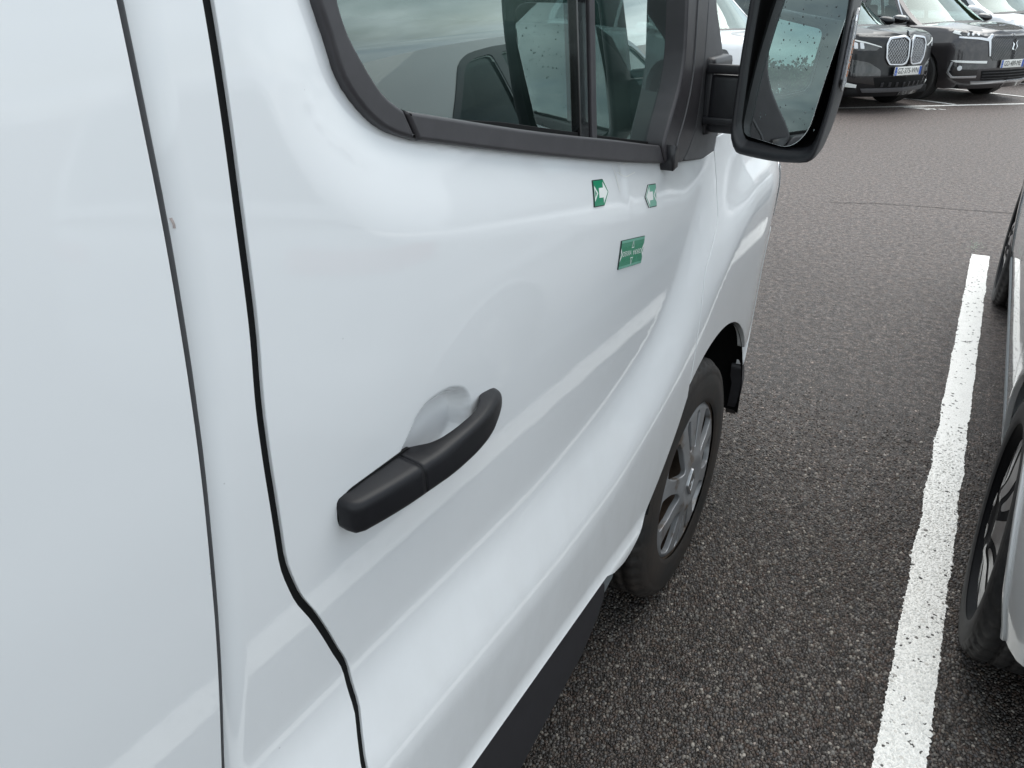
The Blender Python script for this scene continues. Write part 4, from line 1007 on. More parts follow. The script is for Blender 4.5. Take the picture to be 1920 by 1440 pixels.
# ------------------------------------------------------------------ other cars
def mirror_join(V, F, N=None):
    k = len(V); V2 = [(-v[0], v[1], v[2]) for v in V]; F2 = [tuple(i+k for i in reversed(f)) for f in F]
    if N is None: return list(V)+V2, list(F)+F2
    return list(V)+V2, list(F)+F2, list(N)+[(-n[0], n[1], n[2]) for n in N]
def both_sides(name, V, F, N, mat, parent):
    for sg in (1, -1):
        if sg < 0: V = [(-v[0], v[1], v[2]) for v in V]; F = [tuple(reversed(f)) for f in F]; N = [(-n[0], n[1], n[2]) for n in N]
        part(name, (V, F, N, mat), parent)
class Car: pass
def car_shape(p):
    c = Car(); w = p['W']/2; nose = p['nose']; tail = p['tail']; c.w, c.nose, c.tail, c.p = w, nose, tail, p
    fr = p.get('plan_front', [(.985, .75), (.95, .42), (.86, .22), (.62, .08), (.32, .02), (0, 0)])
    rr = p.get('plan_rear', [(.985, .60), (.95, .30), (.85, .13), (.60, .04), (.3, .01), (0, 0)])
    pts = [(w*a, tail+b) for a, b in rr[::-1]]+[(w, tail+1.0), (w, 0), (w, nose-1.15)]+[(w*a, nose-b) for a, b in fr]
    pts = np.array(pts); L = np.r_[0, np.cumsum(np.linalg.norm(np.diff(pts, axis=0), axis=1))]; c.U = L[-1]
    c.px = lambda u: pchip(u, L, pts[:, 0]); c.py = lambda u: pchip(u, L, pts[:, 1])
    uu = np.linspace(0, c.U, 400); yy = c.py(uu); c.uy = lambda y: np.interp(y, yy, uu)
    zt = p['ztop']; c.ztop = lambda u: pchip(c.py(u), [q[0] for q in zt], [q[1] for q in zt])
    si = p.get('side', [(.20, .06), (.34, .02), (.50, 0), (.72, .0), (.86, .012), (.96, .035), (1.10, .07), (1.4, .10)])
    fi = p.get('front', [(.20, .12), (.30, .04), (.45, 0), (.65, .005), (.80, .025), (.90, .06), (1.0, .12), (1.1, .2), (1.4, .3)])
    ri = p.get('rear', [(.20, .14), (.40, .02), (.55, 0), (.70, .03), (.95, .06), (1.1, .10), (1.4, .2)])
    def P(u, z):
        u = np.asarray(u, float); z = np.asarray(z, float); u, z = np.broadcast_arrays(u, z)
        e = .004; x, y = c.px(u), c.py(u); dx = c.px(np.minimum(u+e, c.U))-c.px(np.maximum(u-e, 0)); dy = c.py(np.minimum(u+e, c.U))-c.py(np.maximum(u-e, 0))
        l = np.hypot(dx, dy); nx, ny = dy/l, -dx/l
        f = sstep(np.abs(ny)*1.1); ins = pchip(z, *zip(*si))*(1-f)+f*np.where(ny > 0, pchip(z, *zip(*fi)), pchip(z, *zip(*ri)))
        t = np.clip((z-(c.ztop(u)-.05))/.05, 0, 1); ins = ins+.04*(1-np.sqrt(np.maximum(1-t*t, 0)))
        for ax in (p['axf'], p['axr']):
            ins = ins-p.get('flare', .018)*np.exp(-((y-ax)/.42)**2-((z-.55)/.30)**2)*(1-f)
        ins = ins-.010*np.exp(-((z-(.80+.04*y/2))/.03)**2)*(1-f)*(np.abs(y) < 9)
        X = np.maximum(x-nx*ins, 0); return np.stack([X, y-ny*ins, z], -1)
    c.P = P
    def FP(a, b):
        a = np.asarray(a, float); b = np.asarray(b, float); a, b = np.broadcast_arrays(a, b)
        q = P(c.U-np.abs(a), b).copy(); q[..., 0] *= np.sign(a)+(a == 0); return q
    def RP(a, b):
        a = np.asarray(a, float); b = np.asarray(b, float); a, b = np.broadcast_arrays(a, b)
        q = P(np.abs(a), b).copy(); q[..., 0] *= np.sign(a)+(a == 0); return q
    c.FP, c.RP = FP, RP
    # greenhouse
    roof = p['roof']; ry = [q[0] for q in roof]; rz = [q[1] for q in roof]; rx = [q[2] for q in roof]
    y0, y1 = p['scr']; y2, y3 = p['tailglass']         # screen base and top, rear glass base and top
    c.front = lambda t: y0+(y1-y0)*t; c.rear = lambda t: y2+(y3-y2)*t
    def G(y, t):
        y = np.asarray(y, float); t = np.asarray(t, float); y, t = np.broadcast_arrays(y, t)
        u = c.uy(y); zb = c.ztop(u); e = P(u, zb); xb = e[..., 0]-.006
        xr = np.interp(y, ry, rx); zr = pchip(y, ry, rz)
        return np.stack([xb+(xr-xb)*t+.03*4*t*(1-t), y, zb-.004+(zr-zb)*t], -1)
    c.G = G
    bo = p.get('bow', (.26, .12)); cr = p.get('crown', .045)
    def W(q, t):
        q = np.asarray(q, float); t = np.asarray(t, float); q, t = np.broadcast_arrays(q, t)
        e = G(c.front(t), t); k = 1-q*q
        return np.stack([e[..., 0]*q, e[..., 1]+(bo[0]*(1-t)+bo[1]*t)*k, e[..., 2]+cr*k], -1)
    br = p.get('bow_rear', (.16, .08))
    def RW(q, t):
        q = np.asarray(q, float); t = np.asarray(t, float); q, t = np.broadcast_arrays(q, t)
        e = G(c.rear(t), t); k = 1-q*q
        return np.stack([e[..., 0]*q, e[..., 1]-(br[0]*(1-t)+br[1]*t)*k, e[..., 2]+cr*k], -1)
    c.W, c.RW = W, RW
    c.bo, c.br, c.cr = bo, br, cr
    return c
def alloy(parent, c, xo, sgn, r, rim, style, hi=True):
    wh = part('wheel', (*lathe([(-.17*sgn, .03), (-.17*sgn, rim*.6), (-.14*sgn, rim*.6), (-.14*sgn, .03)], 28, 'X', (xo, *c)), 'alloy_dark'), parent)
    part('tyre', (*tyre_mesh(r, .235, rim, xo, c, sgn, n=180 if hi else 48, lugs=hi), 'tyre_tread'), wh)
    V, F = lathe([(-.004*sgn, rim+.006), (-.010*sgn, rim-.006), (-.05*sgn, rim-.022), (-.20*sgn, rim-.03), (-.21*sgn, 0)], 64 if hi else 32, 'X', (xo, *c))
    part('rim', (V, F, 'alloy_dark'), wh)
    P = cap_P(rim-.004, .02, xo-.03*sgn, c, sgn); hs = []; rb = []
    for k in range(5):
        b = 90+72*k
        hs.append(rounded(polar([(.070, b-11), (rim*.93, b-15), (rim*.95, b), (rim*.93, b+15), (.070, b+11)]), .008, 3))
        hs.append(rounded(polar([(.100, b+36-4), (rim*.92, b+36-9.5), (rim*.93, b+36), (rim*.92, b+36+9.5), (.100, b+36+4)]), .006, 3))
    face = 'alloy_dark' if style == 'two_tone' else 'alloy_bright'
    part('spokes', patch(P, polar([(rim-.004, t) for t in range(0, 360, 6)]), face, .02 if hi else .05, holes=hs, roll=.004, depth=.035, bstep=.012 if hi else .04, hole_roll=.004), wh)
    if style == 'two_tone' and hi:
        ds = []
        for h in hs:
            q = densify(h, .01); cc = q.mean(0); q = cc+(q-cc)*1.05
            V, F, N, m = ribbon(P, np.vstack([q, q[:1]]), .0065, 'alloy_bright', .0015, step=.012); ds.append((V, F))
        V, F, N, m = ribbon(P, np.array(polar([(rim-.010, t) for t in range(0, 361, 6)])), .010, 'alloy_bright', .003, step=.02); ds.append((V, F))
        part('bright_edges', (*join(*ds), 'alloy_bright'), wh)
    return wh
def build_car(name, label, cat, loc, rot, p, group=None):
    c = car_shape(p); paint = p['paint']; P = c.P; st = p.get('step', .06)
    root = thing(name, label, cat, loc, rot, group)
    U = c.U; z0 = p.get('z0', .21); R0 = p['r']+p.get('arch_gap', .055); zc = p['r']-.005
    uf, ur = float(c.uy(p['axf'])), float(c.uy(p['axr']))
    def arch(u): a = math.degrees(math.asin((z0-zc)/R0)); return arc((u, zc), R0, 180-a, a, 20)
    tops = [(u, float(c.ztop(np.array(u)))) for u in np.linspace(U, 0, 60)]
    outl = [(0, z0)]+arch(ur)+arch(uf)+[(U, z0)]+tops
    V, F, N, m = patch(P, outl, paint, st, bstep=.035, roll=0, depth=0)
    # returns inside the arches
    V, F, N = list(V), list(F), list(N)
    for u in (ur, uf):
        A = np.array(arch(u)); Q = P(A[:, 0], A[:, 1]); k = len(V)
        for dx in (0, .0, -.03, -.20):
            for q in Q: V.append((q[0]+dx, q[1], q[2])); N.append((0, 0, -1))
        n = len(Q)
        for j in (1, 2):
            for i in range(n-1): F.append((k+j*n+i, k+j*n+i+1, k+(j+1)*n+i+1, k+(j+1)*n+i))
    body = part('body', (*mirror_join(V, F, N), paint), root)
    # bonnet and rear deck
    def deck(u0, u1, s, bow, n=16, mname='bonnet', drop=.0):
        def fn(i, j):
            u = u0+(u1-u0)*i; e = P(np.array(u), c.ztop(np.array(u))); t = 2*j-1; k = 1-t*t
            ridge = .012*math.exp(-((abs(t)-.55)/.13)**2) if mname == 'bonnet' else 0
            fade = min(1., (1-i)*4)
            return (float(e[0])*t*s, float(e[1])+bow*k*(1-i), float(e[2])+(c.cr*.9*k**.75+ridge)*fade-.003)
        V, F = grid(n, 25, fn)
        return part(mname, (V, [f[::-1] for f in F] if s > 0 else F, paint), root)
    deck(float(c.uy(c.front(0)-.05)), U, 1, .02); deck(float(c.uy(c.rear(0)+.05)), 0, -1, 0, 8, 'rear_deck')
    # side of the greenhouse with windows let in
    wins = p['windows']; bm = .03
    side = [(float(c.rear(t)), t) for t in np.linspace(0, 1, 12)]+[(float(c.front(t)), t) for t in np.linspace(1, 0, 12)]
    gm = p.get('frame_paint', paint)
    V, F, N, m = patch(c.G, side, gm, .07, holes=wins, bstep=.05, roll=0, hole_roll=.004, depth=0)
    both_sides('window_frame', V, F, N, gm, root)
    if 'pillar_loop' in p:
        V, F, N, m = patch(c.G, p['pillar_loop'], 'gloss_black', .08, holes=wins, offset=.004, bstep=.04, roll=.001, depth=.003); both_sides('black_pillars', V, F, N, 'gloss_black', root)
    for wq in wins:
        for sg in (1, -1):
            V, F, N, m = patch(c.G, wq, p.get('side_glass', 'car_glass'), .1, offset=-.008, bstep=.06)
            if sg < 0:
                V = [(-v[0], v[1], v[2]) for v in V]; F = [f[::-1] for f in F]; N = [(-n[0], n[1], n[2]) for n in N]
            part('side_window', (V, F, N, p.get('side_glass', 'car_glass')), root)
    if p.get('chrome_line'):
        ds = []
        for wq in ([p['chrome_loop']] if 'chrome_loop' in p else []):
            V, F, N, m = ribbon(c.G, wq, .022, 'satin_chrome', .004, step=.06, thick=.004); both_sides('window_chrome', V, F, N, m, root)
        pass
    def edge_grid(S, q0, q1, t0, t1, n=17, m=9, off=0.):
        V, F = grid(n, m, lambda i, j: tuple(S(np.array(q0+(q1-q0)*i), np.array(t0+(t1-t0)*j))+np.array([0, 0, off]))); return V, F
    V, F = edge_grid(c.W, -.93, .93, .03, .97); part('windscreen', (V, F, p.get('screen_glass', 'car_glass')), root)
    for sg in (1, -1):
        V, F = edge_grid(c.W, sg*.92, sg*1.0, 0, 1, 3, 9, .002); part('windscreen_pillar', (V, F, paint), root)
    V, F = edge_grid(c.W, -1, 1, -.02, .045, 17, 3, .001); part('cowl', (V, F, 'black_plastic'), root)
    V, F = edge_grid(c.RW, -.86, .86, .10, .92); part('rear_window', (V, F, p.get('rear_glass', 'dark_glass')), root)
    def rfr(q0, q1, t0, t1): return edge_grid(c.RW, q0, q1, t0, t1, 9, 7, .003)
    part('tailgate', (*join(rfr(-1, -.85, 0, 1), rfr(.85, 1, 0, 1), rfr(-1, 1, 0, .11), rfr(-1, 1, .91, 1)), paint), root)
    def roof_fn(i, j):
        q = 2*j-1; k = 1-q*q; ya = c.front(1)+c.bo[1]*k; yb = c.rear(1)-c.br[1]*k; y = yb+(ya-yb)*i
        e = c.G(np.clip(y, c.rear(1), c.front(1)), np.array(1.)); return (float(e[0])*q, float(y), float(e[2])+c.cr*k)
    V, F = grid(24, 21, roof_fn); part('roof', (V, F, p.get('roof_paint', paint)), root)
    # cabin and underside
    w = c.w
    V, F = join(box((0, (c.front(0)+c.rear(0))/2-.1, .62), (2*w-.22, c.front(0)-c.rear(0)-.2, .60)), box((0, (p['axf']+p['axr'])/2, .27), (2*w-.34, p['nose']-p['tail']-.5, .10)))
    part('underbody', (V, F, 'gap_rubber'), root)
    ys = c.front(1)-.28; sb = []
    for sx in (-.36, .36):
        sb += [box((sx*w/.92, ys-.30, 1.03), (.46, .14, .55), .05, Matrix.Rotation(R(12), 3, 'X')), box((sx*w/.92, ys-.40, 1.38), (.26, .09, .18), .04)]
    sb += [box((0, ys-1.25, 1.02), (1.15, .14, .5), .05)]
    [part('seat', (*join(*q), 'fabric'), root) for q in (sb[:2], sb[2:4], sb[4:])]
    part('dashboard', (*loft([[(x, y, z) for x in (0,) for y, z in ((c.front(0)+.10, .80), (c.front(0)-.45, .80), (c.front(0)-.42, .99), (c.front(0)-.2, 1.03), (c.front(0)+.10, 1.0))] for x in (0,)]*0+[[(sx*(w-.16), y, z) for y, z in ((c.front(0)+.10, .80), (c.front(0)-.45, .80), (c.front(0)-.42, .97), (c.front(0)-.2, 1.01), (c.front(0)+.10, .99))] for sx in (-1, 1)]), 'dash_plastic'), root)
    part('steering_wheel', (*torus((-.36, c.front(0)-.50, 1.0), .18, .016, (0, -.8, .6), 28, 6), 'dash_plastic'), root)
    # mirrors
    for sg in (1, -1):
        e = c.G(np.array(c.front(0)-.22), np.array(.08)); V = []; n = 14; secs = []; fo = p.get('fold', 1.)
        for k, (dy, s) in enumerate(((-.07, .82), (-.06, .97), (-.02, 1.0), (.05, .88), (.10, .6), (.13, .2))):
            secs.append([(sg*(float(e[0])+.155*fo+.105*fo*s*math.copysign(abs(math.cos(t))**.7, math.cos(t))), float(e[1])+dy, float(e[2])+.045+.065*s*math.copysign(abs(math.sin(t))**.7, math.sin(t))) for t in np.linspace(0, 2*math.pi, n, endpoint=False)])
        V, F = loft(secs); V2, F2 = box((sg*(float(e[0])+.03), float(e[1])+.02, float(e[2])+.02), (.09, .05, .025), .006)
        part('wing_mirror', (*join((V, F), (V2, F2)), p.get('mirror_paint', paint)), root)
    # wheels
    for ax in (p['axf'], p['axr']):
        for sg in (1, -1):
            alloy(root, (ax, p['r']-.006), sg*p['track'], sg, p['r'], p['rim'], p.get('wheel_style', 'plain'), p.get('hi', False))
    return root, c
def feat(root, S, sign, name, poly, mat, off=.004, both=True, holes=(), step=.05, bstep=.03, parent=None, thick=.004, one=False):
    """a fitting draped over the nose or tail, and its mirror twin"""
    o = None
    for sg in ((1, -1) if both else (1,)):
        q = [(sg*a, b) for a, b in poly]; hh = [[(sg*a, b) for a, b in h] for h in holes]
        o = part(name, patch(S, q, mat, step, holes=hh, roll=min(.0015, thick*.4), depth=thick, offset=off, sign=sign, bstep=bstep), parent or root)
    return o
def plate(root, c, S, z, body, front=True, wd=.52, x0=0.):
    u = c.U if front else 0.; q = S(np.array(0.), np.array(z)); y = float(q[1])+(.022 if front else -.022); s = 1 if front else -1
    fl = lambda a, b: np.stack([-s*(np.asarray(a)), 0*np.asarray(a)+y+s*.0, np.asarray(b)+z+0*np.asarray(a)], -1)
    def lift(d): return lambda a, b: fl(a, b)+np.array([0, s*d, 0])
    pl = part('number_plate', (*box((0, y-s*.006, z), (wd, .012, .11), .003), 'plate_white'), root)
    for sg in (-1, 1):
        part('blue_band', (*[(lambda r: (r[0], r[1]))(patch(lift(.0012), [(sg*wd/2-.022*(sg > 0)*2+.002, -.052), (sg*wd/2+(.042 if sg < 0 else -.002), -.052), (sg*wd/2+(.042 if sg < 0 else -.002), .052), (sg*wd/2-.022*(sg > 0)*2+.002, .052)], 'plate_blue', .1, bstep=.1))][0], 'plate_blue'), pl)
    part('plate_lettering', text_mesh(body, .098, lift(.0022), 'ink_black', xs=.80), pl)
    part('country_letter', text_mesh('F', .035, lambda a, b: lift(.0022)(a-wd/2+.022, b-.032), 'print_white', xs=.9), pl)
    stars = [(lambda t: patch(lift(.002), [(-wd/2+.022+.0115*math.cos(t)+.003*math.cos(a), .022+.0115*math.sin(t)+.003*math.sin(a)) for a in (0, 2.1, 4.2)], 'print_white', .1, bstep=.1)[:2])(R(30*k)) for k in range(12)]
    part('star_ring', (*join(*stars), 'print_white'), pl)
    return pl

# ---- pale grey car on the right, beside the white line
GP = dict(W=1.77, fold=.3, nose=2.36, tail=-2.02, axf=1.43, axr=-1.42, r=.345, rim=.262, track=.882, paint='silver_paint', step=.04, hi=True, z0=.30, arch_gap=.05, wheel_style='two_tone', flare=.008,
     plan_rear=[(.997, .42), (.985, .22), (.94, .09), (.72, .02), (.3, .01), (0, 0)],
     ztop=[(-2.4, 1.08), (-1.8, 1.08), (-1.0, 1.04), (0, .99), (.9, .96), (1.4, .955), (2.0, .87), (2.4, .78)],
     side=[(.20, .05), (.30, .035), (.42, .012), (.60, .0), (.80, .0), (.90, .015), (1.0, .04), (1.12, .075), (1.4, .12)],
     roof=[(-1.95, 1.46, .56), (-1.5, 1.52, .575), (-1.1, 1.545, .59), (-.5, 1.56, .60), (-.1, 1.565, .60), (.35, 1.54, .59), (1.3, 1.30, .60)],
     scr=(1.22, .30), tailglass=(-1.90, -1.74), bow_rear=(.06, .10), side_glass='dark_glass', rear_glass='dark_glass', screen_glass='car_glass', mirror_paint='gloss_black',
     windows=[rounded([(-1.48, .10), (-.86, .07), (-.86, .90), (-1.04, .88)], [.10, .02, .03, .12]), rounded([(-.80, .07), (.02, .07), (.02, .90), (-.80, .90)], .03), rounded([(.09, .07), (.98, .07), (.42, .86), (.20, .90), (.09, .90)], [.02, .05, .08, .03, .03])],
     pillar_loop=rounded([(-1.54, .06), (1.06, .035), (.44, .91), (.18, .945), (-.84, .945), (-1.06, .92)], [.10, .03, .06, .05, .05, .12]), chrome_line=False)
grey, gc = build_car('parked_car', 'pale grey car at the right edge, with two tone alloy wheels beside the white line', 'car', (1.125, 3.42, 0), 0, GP)
def gsP(u, z):
    return gc.P(u, z)
uf, ur = float(gc.uy(GP['axf'])), float(gc.uy(GP['axr'])); RA = GP['r']+.05
def clad_band(u0, u1):
    def f(a, b):
        p = gc.P(a, np.full_like(np.asarray(a, float)+np.asarray(b, float), .34)).copy(); b_ = np.asarray(b, float)
        t = np.clip((.40-b_)/.2, 0, 1); p[..., 0] += .012-.05*t*t; p[..., 2] = b_; return p
    return f
sill = patch(clad_band(0, 0), [(ur+RA*.985, .165), (uf-RA*.985, .165), (uf-RA*.985, .375), (ur+RA*.985, .375)], 'light_cladding', .05, roll=.006, depth=.03, bstep=.04)
both_sides('sill_panel', *sill[:3], 'light_cladding', grey)
for u, nm in ((uf, 'arch_trim'), (ur, 'arch_trim')):
    o = arc((u, .34), RA+.045, -8, 188, 30); i = arc((u, .34), RA-.006, 188, -8, 30)
    if u == ur: o = arc((u, .34), RA+.012, -6, 186, 30)
    d = patch(gc.P, o+i, 'light_cladding', .04, roll=.003, depth=.012, offset=.006, bstep=.03)
    both_sides(nm, *d[:3], 'gloss_black' if u == uf else 'silver_paint', grey)
dl = []
for line in ([(ur+.50, 1.0), (ur+.52, .75), (ur+.44, .50), (ur+.46, .385)], [(ur+1.50, .98), (ur+1.52, .7), (ur+1.50, .385)], [(uf-.52, .94), (uf-.50, .7), (uf-.50, .385)], [(ur+.45, .40), (uf-.5, .40)]):
    V, F, N, m = ribbon(gc.P, np.array(line), .007, 'gap_rubber', .0012, step=.03); both_sides('door_gap', V, F, N, m, grey)
for sy in (ur+.60, ur+1.60):
    hd = patch(gc.P, rounded([(sy, .835), (sy+.20, .835), (sy+.20, .865), (sy, .865)], .012, 3), 'silver_paint', .03, roll=.006, depth=.03, offset=.028, bstep=.012)
    both_sides('door_handle', *hd[:3], 'silver_paint', grey)
feat(grey, gc.RP, 1, 'tail_lamp', rounded([(.50, .92), (1.05, .93), (1.08, .99), (.50, 1.0)], .02), 'red_lens', step=.06)
feat(grey, gc.FP, -1, 'headlight', rounded([(.55, .70), (1.02, .78), (1.06, .84), (.55, .78)], .02), 'lamp_lens')

# ---- far row
HEAD = R(123)                       # compass heading of the far row, clockwise from +Y
hx_, hy_ = math.sin(HEAD), math.cos(HEAD); RZ = -HEAD
axl = np.array([-hy_, hx_])         # towards the car's left = rightwards in the picture
ds_c = np.array([-1.80, 15.72]); bm_c = ds_c-axl*2.27+np.array([hx_, hy_])*.06
BP = dict(W=1.84, nose=2.24, tail=-2.25, axf=1.38, axr=-1.32, r=.355, rim=.24, track=.905, paint='black_paint',
     plan_front=[(.985, .80), (.94, .46), (.82, .25), (.58, .12), (.30, .05), (0, 0)],
     ztop=[(-2.3, 1.10), (-1.8, 1.10), (0, 1.03), (1.0, 1.03), (1.5, 1.04), (2.0, 1.00), (2.3, .97)],
     front=[(.20, .10), (.30, .03), (.45, 0), (.62, .012), (.80, .025), (.92, .045), (1.0, .07), (1.1, .12), (1.4, .3)],
     roof=[(-2.1, 1.50, .56), (-1.2, 1.60, .60), (0, 1.64, .62), (.4, 1.62, .62), (1.3, 1.4, .62)], scr=(1.15, .35), tailglass=(-2.1, -1.75),
     windows=[rounded([(-1.75, .10), (-.92, .08), (-.92, .88), (-1.60, .86)], .05), rounded([(-.85, .08), (-.02, .08), (-.02, .90), (-.85, .90)], .03), rounded([(.06, .08), (.88, .08), (.42, .86), (.06, .90)], .04)])
bmw, bc = build_car('parked_car', 'black car with a twin kidney shaped grille in silver frames', 'car', (*bm_c, 0), RZ, BP, 'cars parked in the far row')
ktop, kbot = .975, .612
kid = rounded([(.016, .70), (.040, .632), (.10, kbot), (.315, kbot+.005), (.382, .70), (.402, .880), (.358, .955), (.10, ktop), (.026, .935)], .025)
kin = np.array(kid); kc = kin.mean(0); kin = kc+(kin-kc)*np.array([.88, .88])
for sg in (1, -1):
    fr_ = part('kidney_grille', patch(bc.FP, [(sg*a, b) for a, b in kin], 'gloss_black', .05, offset=.004, depth=.004, sign=-1, bstep=.03), bmw)
    part('grille_frame', patch(bc.FP, [(sg*a, b) for a, b in kid], 'satin_chrome', .05, holes=[[(sg*a, b) for a, b in kin]], roll=.005, depth=.03, offset=.022, sign=-1, bstep=.02), fr_)
    bars = []
    for k in range(-6, 14):
        for dirn in (1, -1):
            x0 = .01+.042*k; a = np.array([(x0+(t if dirn > 0 else -t+.3)*1.0, .60+t*1.25) for t in np.linspace(0, .30, 26)])
            ins = inside(a, kin); seg = a[ins]
            if len(seg) > 2:
                V, F, N, m = ribbon(bc.FP, seg*np.array([sg, 1]), .0034, 'alloy_bright', .010, sign=-1, step=.04, thick=.004); bars.append((V, F))
    part('grille_mesh', (*join(*bars), 'satin_chrome'), fr_)
    hlb = [(sg*a, b) for a, b in rounded([(.475, .845), (.53, .80), (.80, .80), (.98, .86), (1.03, .935), (.90, .935), (.70, .905)], .02)]
    h = part('headlight', patch(bc.FP, hlb, 'headlight_black', .05, roll=.003, depth=.012, offset=.004, sign=-1, bstep=.03), bmw)
    for k in range(3):
        part('light_bar', patch(bc.FP, [(sg*a, b) for a, b in rounded([(.70+.09*k, .825), (.755+.09*k, .825), (.775+.09*k, .905), (.72+.09*k, .895)], .01)], 'lamp_lens', .05, roll=.002, depth=.006, offset=.009, sign=-1, bstep=.03), h)
    part('light_strip', patch(bc.FP, [(sg*a, b) for a, b in [(.46, .850), (.70, .912), (.90, .942), (1.02, .94), (1.02, .925), (.9, .925), (.70, .895), (.46, .838)]], 'print_white', .05, roll=.002, depth=.006, offset=.008, sign=-1, bstep=.03), h)
    feat(bmw, lambda a, b, s=sg: bc.FP(np.asarray(a)*s, b) if s > 0 else bc.FP(-np.asarray(a), b), -1 if sg > 0 else 1, 'bumper_blade', [(.72, .375), (1.00, .42), (1.00, .56), (1.02, .56), (1.03, .40), (.98, .35), (.72, .335)], 'print_white', .010, both=False, thick=.008)
feat(bmw, bc.FP, -1, 'bumper_recess', rounded([(.40, .36), (.98, .43), (.98, .62), (.90, .70), (.62, .66), (.42, .56)], .03), 'gloss_black', .003)
feat(bmw, bc.FP, -1, 'lower_intake', rounded([(-.46, .34), (.46, .34), (.52, .47), (-.52, .47)], .02), 'gap_rubber', .004, both=False)
feat(bmw, bc.FP, -1, 'lower_lip', [(-.62, .275), (.62, .275), (.66, .325), (-.66, .325)], 'grey_plastic', .012, both=False, thick=.012)
for k in range(-3, 4): feat(bmw, bc.FP, -1, 'intake_slat', [(k*.12-.02, .345), (k*.12+.02, .345), (k*.12+.02, .40), (k*.12-.02, .40)], 'black_plastic', .012, both=False, thick=.01)
plate(bmw, bc, bc.FP, .545, 'GZ-375-WN')
def disc(cx, cz, r, n=24): return [(cx+r*math.cos(2*math.pi*i/n), cz+r*math.sin(2*math.pi*i/n)) for i in range(n)]
em = part('emblem', patch(bc.FP, disc(0, 1.004, .041), 'gloss_black', .03, roll=.002, depth=.008, offset=.012, sign=-1, bstep=.01), bmw)
part('emblem_ring', patch(bc.FP, disc(0, 1.004, .028), 'print_white', .03, offset=.0125, sign=-1, bstep=.01), em)
for a0 in (90, 270): part('emblem_quarter', patch(bc.FP, [(0, 1.004)]+arc((0, 1.004), .026, a0, a0+90, 8), 'blue_paint', .03, offset=.013, sign=-1, bstep=.01), em)

DP = dict(W=1.90, nose=2.28, tail=-2.30, axf=1.37, axr=-1.37, r=.36, rim=.25, track=.93, paint='grey_paint',
     ztop=[(-2.4, 1.14), (-1.8, 1.12), (0, 1.05), (1.0, 1.05), (1.5, 1.05), (2.0, 1.00), (2.3, .95)],
     front=[(.20, .10), (.32, .02), (.45, 0), (.62, .012), (.80, .03), (.92, .055), (1.0, .085), (1.1, .14), (1.4, .3)],
     roof=[(-2.1, 1.48, .56), (-1.2, 1.58, .60), (0, 1.62, .62), (.4, 1.60, .62), (1.3, 1.4, .62)], scr=(1.20, .38), tailglass=(-2.1, -1.70), mirror_paint='gloss_black',
     windows=[rounded([(-1.70, .10), (-.92, .08), (-.92, .88), (-1.55, .86)], .05), rounded([(-.85, .08), (-.02, .08), (-.02, .90), (-.85, .90)], .03), rounded([(.06, .08), (.92, .08), (.46, .86), (.06, .90)], .04)],
     chrome_line=True, chrome_loop=[(-1.72, .06), (.98, .055), (.80, .40), (.52, .90), (.40, .935), (-.9, .945)])
dsc, dc = build_car('parked_car', 'dark brownish grey car with a wide dark lattice grille and chrome window line', 'car', (*ds_c, 0), RZ, DP, 'cars parked in the far row')
gr_o = rounded([(-.46, .66), (-.40, .60), (.40, .60), (.46, .66), (.48, .88), (.42, .935), (-.42, .935), (-.48, .88)], .02)
gr = part('grille', patch(dc.FP, gr_o, 'gloss_black', .05, roll=.003, depth=.01, offset=.003, sign=-1, bstep=.03), dsc)
bars = []
for k in range(-22, 24):
    for dirn in (1, -1):
        a = np.array([(k*.034+dirn*(t-.17), .59+t*1.06) for t in np.linspace(0, .34, 30)]); seg = a[inside(a, gr_o)]
        if len(seg) > 2:
            V, F, N, m = ribbon(dc.FP, seg, .005, 'satin_chrome', .006, sign=-1, step=.05, thick=.003); bars.append((V, F))
part('lattice', (*join(*bars), 'grey_plastic'), gr)
